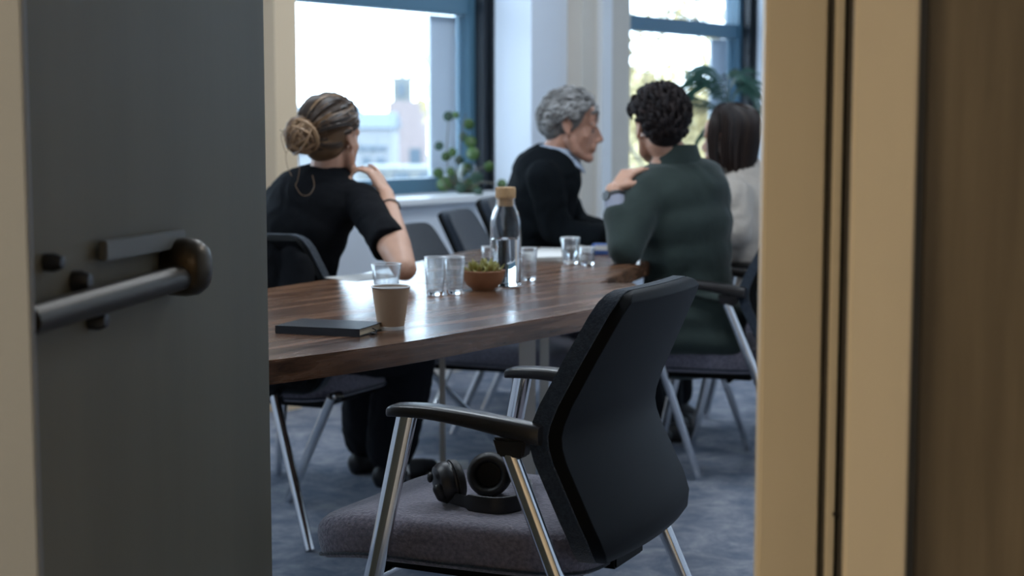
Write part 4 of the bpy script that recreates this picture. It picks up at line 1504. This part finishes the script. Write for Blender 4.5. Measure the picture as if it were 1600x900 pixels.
# ---------- woman with shoulder-length hair in the cream sweater
def woman_cream():
    root = empty('person', (.86, 6.05, 0))
    tag(root, 'woman with dark shoulder-length hair in a cream sweater, at the door frame', 'person')
    Y = 6.0
    hc = U(1140, 218, y=Y)
    face = V((-.80, .58, -.05)).normalized()
    R = frame_from(face, V((-.05, 0, 1)))
    right = V((.62, .78, 0)).normalized()
    neckb = U(1160, 275, y=Y)
    pel = V((.94, 6.06, .53))
    chest = U(1172, 370, y=Y)
    shL, shR = U(1148, 306, y=Y - .16), U(1196, 302, y=Y + .14)
    elL = U(1152, 408, y=5.80); elL.z = .80
    wrL = V((.66, 5.76, .775))
    elR = V((1.02, 6.28, .80)); wrR = V((.76, 6.2, .775))
    hipL, hipR = pel - right * .09 + V((0, 0, -.03)), pel + right * .09 + V((0, 0, -.03))
    knL, knR = V((.58, 6.06, .50)), V((.64, 6.26, .50))
    anL, anR = V((.60, 6.08, .10)), V((.66, 6.28, .10))
    b = MB()
    head_prims(b, hc, R, .97)
    b.cap(hc + R @ V((0, -.022, -.05)), neckb, .050, .054)
    torso_prims(b, pel, chest, neckb, right, -.006, 1.0, False)
    for sh, el, wr in ((shR, elR, wrR), (shL, elL, wrL)):
        limb(b, sh, el, .045, .038); limb(b, el, wr, .036, .025)
    hand_prims(b, wrL, V((-.9, .2, 0)), V((0, 0, -1)), -1, (.2, .2, .2, .2), .08, .95)
    hand_prims(b, wrR, V((-.9, -.1, 0)), V((0, 0, -1)), 1, (.2, .2, .2, .2), .08, .95)
    for hp, kn, an in ((hipR, knR, anR), (hipL, knL, anL)):
        limb(b, hp, kn, .080, .055); limb(b, kn, an, .052, .036)
    place('body', remesh(b, .0065, 3), M['skin_pale'], root)
    t = MB()
    torso_prims(t, pel, chest, neckb, right, .022, 1.0, False, 1.02)
    for sh, el, wr in ((shR, elR, wrR), (shL, elL, wrL)):
        limb(t, neckb + (sh - neckb) * .4 + V((0, 0, -.02)), sh, .055, .064)
        limb(t, sh, el, .066, .058); limb(t, el, el + (wr - el) * .95, .056, .04)
    t.cap(neckb + V((0, 0, -.02)), neckb + V((0, 0, .015)), .068, .062)
    place('sweater', remesh(t, .009, 12, folds(.012, 7, (.5, .2, 1), 8)), M['cream_knit'], root)
    q = MB()
    q.ell(pel, (.16, .18, .11))
    for hp, kn, an in ((hipR, knR, anR), (hipL, knL, anL)):
        limb(q, hp, kn, .09, .07); limb(q, kn, an + V((0, 0, .03)), .068, .06)
    place('trousers', remesh(q, .012, 4), M['trousers'], root)
    shoe(root, anR, anR + V((-.2, 0, 0))); shoe(root, anL, anL + V((-.2, 0, 0)))
    # straight hair falling from a centre parting to the shoulders
    rnd = random.Random(31)
    cap = MB()
    cap.ell(hc + R @ V((0, -.022, .036)), (.085, .096, .091), R, 26, 16)
    cap.cap(hc + R @ V((0, -.040, -.0)), hc + R @ V((0, -.045, -.085)), .062, .054)
    hair = place('hair', remesh(cap, .007, 4), M['hair_long'], root)
    h = MB()
    for i in range(280):
        s = rnd.choice((-1, 1))
        az = s * rnd.uniform(.95, math.pi)
        top = skull_pt(hc, R, az * .5, 1.35, 1.0, .003)
        end_z = rnd.uniform(-.150, -.105)
        pts = []
        for j in range(12):
            t_ = j / 11
            if t_ < .5:
                el = 1.35 - t_ / .5 * 1.30
                p = skull_pt(hc, R, az * (.55 + .45 * min(1, t_ / .3)), el, 1.0, .007)
            else:
                w = (t_ - .5) / .5
                base = skull_pt(hc, R, az, .05, 1.0, .007)
                d = R @ V((math.sin(az), math.cos(az), 0))
                p = base + V((0, 0, (end_z - .035) * w)) - d * .022 * w * w + R @ V((0, .008 * math.sin(w * 3), 0))
            pts.append(p)
        lock(h, pts, rnd.uniform(.006, .011), .5, taper=(.6, 1, .4))
    h.build('hair_locks', M['hair_long'], hair, origin=root.location)


woman_cream()


# ------------------------------------------------------------------ plants
def sill_plant():
    base = wp(.38, .22, SILL)
    vz = empty('glass_vase', base)
    tag(vz, 'clear glass vase on the window sill holding leafy stems', 'vase')
    MB().lathe([(0, 0), (.04, 0), (.045, .004), (.05, .10), (.036, .15), (.034, .15), (.047, .10), (.042, .012), (0, .010)], 28).build('vase', M['glass'], vz, angle=60)
    MB().lathe([(0, .0105), (.0415, .0125), (.045, .06), (0, .06)], 28).build('water', M['water'], vz, angle=60)
    pl = empty('leafy_branches', base + V((0, 0, .012)))
    tag(pl, 'round-leaved green branches standing in the vase before the window', 'plant')
    o0 = pl.location
    D = base.y - .02
    lm = MB()
    n = 12
    vs = [(0, 0, 0)]
    for i in range(n):
        a = 2 * math.pi * i / n
        vs.append((.5 * math.sin(a) * .95, .5 - .5 * math.cos(a), .06 * abs(math.sin(a)) + .05 * math.sin(a * .5)))
    vs.append((0, .5, -.01))
    fs = [(1 + i, 1 + (i + 1) % n, n + 1) for i in range(n)]
    me = lm.add(vs[0:1] + vs[1:], fs).mesh('leaf')
    bm = bmesh.new(); bm.from_mesh(me)
    bmesh.ops.solidify(bm, geom=bm.faces[:], thickness=.02)
    bm.to_mesh(me); bm.free()
    me_b = me.copy()
    root_px = (712, 322)
    stems = [[(712, 322), (711, 290), (716, 250), (722, 205), (728, 178)], [(712, 322), (706, 285), (698, 240), (700, 200), (700, 182)],
             [(712, 322), (722, 290), (740, 268), (765, 258)], [(712, 322), (700, 295), (690, 275), (686, 262)], [(712, 322), (728, 300), (752, 285), (785, 290)]]
    for st in stems:
        P = [U(x, y, y=D + random.uniform(-.03, .03) - max(0, x - 730) * .007) for x, y in st]
        P[0] = base + V((0, 0, .02))
        sm = [V(p) for p in smooth_tab([tuple(p) for p in P], 5)]
        MB().tube(sm, [.004 - .0022 * i / len(sm) for i in range(len(sm))], 6).build('stem', M['stem'], pl, origin=o0)
    rnd = random.Random(8)
    leaves = [(700, 182, 17), (712, 180, 12), (733, 194, 18), (724, 214, 15), (735, 222, 20), (739, 240, 22), (686, 228, 15), (697, 244, 17), (707, 238, 15), (718, 250, 16), (685, 270, 18), (694, 288, 26), (711, 284, 30),
              (722, 268, 18), (734, 290, 24), (745, 278, 22), (764, 260, 17), (738, 296, 22), (720, 294, 18), (729, 262, 18), (784, 288, 16), (748, 300, 14), (704, 268, 14)]
    for i, (x, y, s) in enumerate(leaves):
        l = link('leaf', me if i % 3 else me_b, None, pl)
        if i == 0: me_b.materials.append(M['leaf_blue'])
        if i == 1: me.materials.append(M['leaf'])
        size = s / FPX * D * 1.0
        c = U(x, y, y=D + rnd.uniform(-.06, .06) - max(0, x - 730) * .007)
        q = Matrix.Rotation(rnd.uniform(-.9, .9), 3, 'Y') @ Matrix.Rotation(math.radians(90) + rnd.uniform(-.5, .5), 3, 'X')
        l.rotation_euler = q.to_euler()
        l.location = c - q @ V((0, size * .5, 0)) - o0
        l.scale = (size, size, size)


sill_plant()


def palm():
    D = 7.9
    cx = U(1138, 190, y=D)
    base = V((cx.x, D, 0))
    pot = tag(empty('plant_pot', base), 'white floor pot of the palm by the right-hand window', 'pot')
    MB().lathe([(0, 0), (.13, 0), (.14, .01), (.18, .34), (.185, .36), (.17, .36), (.165, .32), (0, .31)], 32).build('pot', M['white'], pot, angle=50)
    MB().lathe([(0, .315), (.164, .312), (.164, .305), (0, .305)], 24).build('soil', M['soil'], pot)
    p = tag(empty('potted_palm', base + V((0, 0, .315))), 'blue-green palm fronds arching before the right-hand window', 'plant')
    o0 = p.location
    crown = U(1138, 185, y=D)
    for k in range(3):
        MB().tube([base + V((.02 * (k - 1), .02 * k, .30)), base + V((.015 * (k - 1), .01, .75)), crown + V((.01 * (k - 1), 0, -.05))], [.014, .011, .008], 8).build('trunk', M['stem'], p, origin=o0)
    fr = [[(1138, 190), (1128, 150), (1108, 128), (1084, 136)], [(1138, 190), (1132, 140), (1115, 112), (1098, 106)], [(1138, 190), (1140, 140), (1152, 116), (1172, 128)], [(1138, 190), (1146, 148), (1164, 130), (1182, 142)],
          [(1138, 190), (1136, 130), (1140, 112), (1152, 110)], [(1138, 190), (1118, 165), (1082, 150), (1060, 140), (1052, 152)], [(1138, 190), (1110, 195), (1090, 215), (1078, 246)], [(1138, 190), (1165, 170), (1195, 165), (1215, 185)],
          [(1138, 190), (1120, 140), (1092, 118), (1066, 132)]]
    rnd = random.Random(4)
    for st in fr:
        dy = rnd.uniform(-.18, .18)
        P = [U(x, y, y=D + dy * i / len(st)) for i, (x, y) in enumerate(st)]
        P[0] = crown + V((0, 0, -.03))
        sm = [V(q) for q in smooth_tab([tuple(q) for q in P], 7)]
        mb = MB()
        mb.tube(sm, [.004 - .003 * i / len(sm) for i in range(len(sm))], 5)
        for i in range(4, len(sm) - 1):
            d = (sm[i + 1] - sm[i]).normalized()
            for s in (-1, 1):
                side = (V((0, .75, .25)) * s + d * .9 + V((.25 * s, 0, -.45))).normalized()
                L = .16 * math.sin(math.pi * min(1, (i - 2) / (len(sm) + 1)) * .9 + .2) * rnd.uniform(.8, 1.2)
                pts = [sm[i], sm[i] + side * L * .5, sm[i] + side * L + V((0, 0, -.03))]
                mb.tube(pts, [.002, .0075, .0006], 5, .2, V((0, 0, 1)))
        mb.build('frond', M['palm'], p, origin=o0)


palm()


# ------------------------------------------------------------------ outside the windows
def outside():
    g = MB().add([(-400, 14, -13), (400, 14, -13), (400, 700, -13), (-400, 700, -13)], [(0, 1, 2, 3)]).add([(-400, 14, -13.4), (400, 14, -13.4), (400, 700, -13.4), (-400, 700, -13.4)], [(3, 2, 1, 0)])
    o = g.build('ground_outside', M['asphalt'], None, 0, False); o['kind'] = 'structure'

    def block(name, label, pl, pr, ptop, D, depth, wallm, wins, roof=None):
        a, b = U(pl, ptop, y=D), U(pr, ptop, y=D)
        h = a.z + 13
        r = empty(name, ((a.x + b.x) / 2, D, -13))
        tag(r, label, 'building')
        w = b.x - a.x
        MB().box((0, depth / 2, h / 2), (w, depth, h)).build('wall', M[wallm], r, 0, False)
        for x0, y0, x1, y1 in wins:
            A, B = U(x0, y0, y=D), U(x1, y1, y=D)
            c = (A + B) / 2 - r.location
            f = MB().box((c.x, -.05, c.z), (B.x - A.x, .2, A.z - B.z)).build('window', M['far_glass'], r, 0, False)
        if roof:
            rh = roof
            MB().add([(-w / 2 - .3, -.3, h), (w / 2 + .3, -.3, h), (w / 2 + .3, depth + .3, h), (-w / 2 - .3, depth + .3, h), (-w / 2 - .3, depth / 2, h + rh), (w / 2 + .3, depth / 2, h + rh)],
                     [(0, 1, 5, 4), (2, 3, 4, 5), (1, 2, 5), (3, 0, 4), (3, 2, 1, 0)]).build('roof', M['slate'], r, 0, False)
        return r
    tw = block('brick_tower', 'pink brick church tower with a pale stone turret seen through the window', 606, 664, 158, 230, 8, 'brick', [(640, 232, 658, 256), (614, 200, 622, 222)])
    D = 230
    o0 = tw.location
    A, B = U(612, 120, y=D), U(642, 160, y=D)
    MB().box(((A.x + B.x) / 2 - o0.x, 2.2, (A.z + B.z) / 2 - o0.z), (B.x - A.x, B.x - A.x, A.z - B.z)).build('turret', M['stone'], tw, 0, False)
    for px in (611, 627, 641):
        A, B = U(px - 4, 106, y=D), U(px + 4, 124, y=D)
        MB().box(((A.x + B.x) / 2 - o0.x, 2.2, (A.z + B.z) / 2 - o0.z), (B.x - A.x, 1.2, A.z - B.z), taper=.5).build('pinnacle', M['stone'], tw, 0, False)
    A, B = U(623, 130, y=D), U(631, 150, y=D)
    MB().box(((A.x + B.x) / 2 - o0.x, .5, (A.z + B.z) / 2 - o0.z), (B.x - A.x, .5, A.z - B.z)).build('belfry_opening', M['far_glass'], tw, 0, False)
    block('terrace_house', 'white rendered building with a slate roof left of the brick tower', 555, 612, 200, 160, 10, 'render_white', [(560, 228, 604, 236), (566, 246, 580, 268), (588, 246, 602, 268)], 1.6)
    block('terrace_house', 'low white house with slate roof behind the woman with the bun', 440, 552, 188, 190, 12, 'render_white', [(455, 215, 475, 240), (500, 215, 520, 240)], 1.8)
    block('office_block', 'long grey block at the foot of the brick tower', 560, 720, 262, 130, 10, 'stone', [(575, 270, 600, 285), (615, 270, 640, 285), (655, 270, 680, 285)])
    block('terrace_house', 'distant pale house behind the autumn trees', 940, 1240, 205, 140, 8, 'render_white', [(1000, 225, 1030, 260), (1070, 225, 1100, 260)], 1.5)
    # trees before the right-hand window
    rnd = random.Random(9)

    def tree(px, D, height_px, label, spread, leaves, leaf, ):
        base = U(px, 190, y=D); base.z = -13
        top = U(px, height_px, y=D).z
        r = empty('autumn_tree', base)
        tag(r, label, 'tree', 'trees outside the window')
        H = top + 13
        mb = MB()
        tips = []

        def branch(p, d, L, rad, lev):
            pts = [p]
            q = p.copy()
            for i in range(5):
                d = (d + wander(rnd, .16) + V((0, 0, .05))).normalized()
                q = q + d * L / 5
                pts.append(q.copy())
            mb.tube(pts, [rad * (1 - .55 * i / 5) for i in range(6)], 6)
            if lev < 4:
                for k in range(3 if lev else 6):
                    t = rnd.uniform(.35, 1)
                    pp = pts[min(5, int(t * 5))]
                    nd = (d + wander(rnd, .8)).normalized()
                    nd.z = max(nd.z, -.1)
                    branch(pp, nd, L * rnd.uniform(.5, .68), rad * .5, lev + 1)
            if lev >= 2: tips.extend(pts[2:])
        branch(V((0, 0, 0)), V((0, 0, 1)), H * .62, spread * .05, 0)
        mb.build('trunk_and_branches', M['bark'], r)
        lv = MB()
        for i in range(leaves):
            c = rnd.choice(tips) + wander(rnd, spread * .16)
            a, b = wander(rnd, 1).normalized() * leaf, wander(rnd, 1).normalized() * leaf
            lv.add([c - a, c + b, c + a, c - b], [(0, 1, 2, 3)])
        f = lv.build('foliage', M['autumn'], r, 0, False)
        f['kind'] = 'stuff'
    tree(1050, 34, -60, 'nearer yellow-leaved tree with bare forking branches outside', 5, 2500, .14)
    tree(1100, 62, 10, 'farther pale yellow tree crown filling the right-hand window', 9, 26000, .28)
    tree(985, 95, 40, 'farther pale yellow tree at the left edge of the right-hand window', 9, 16000, .30)


outside()
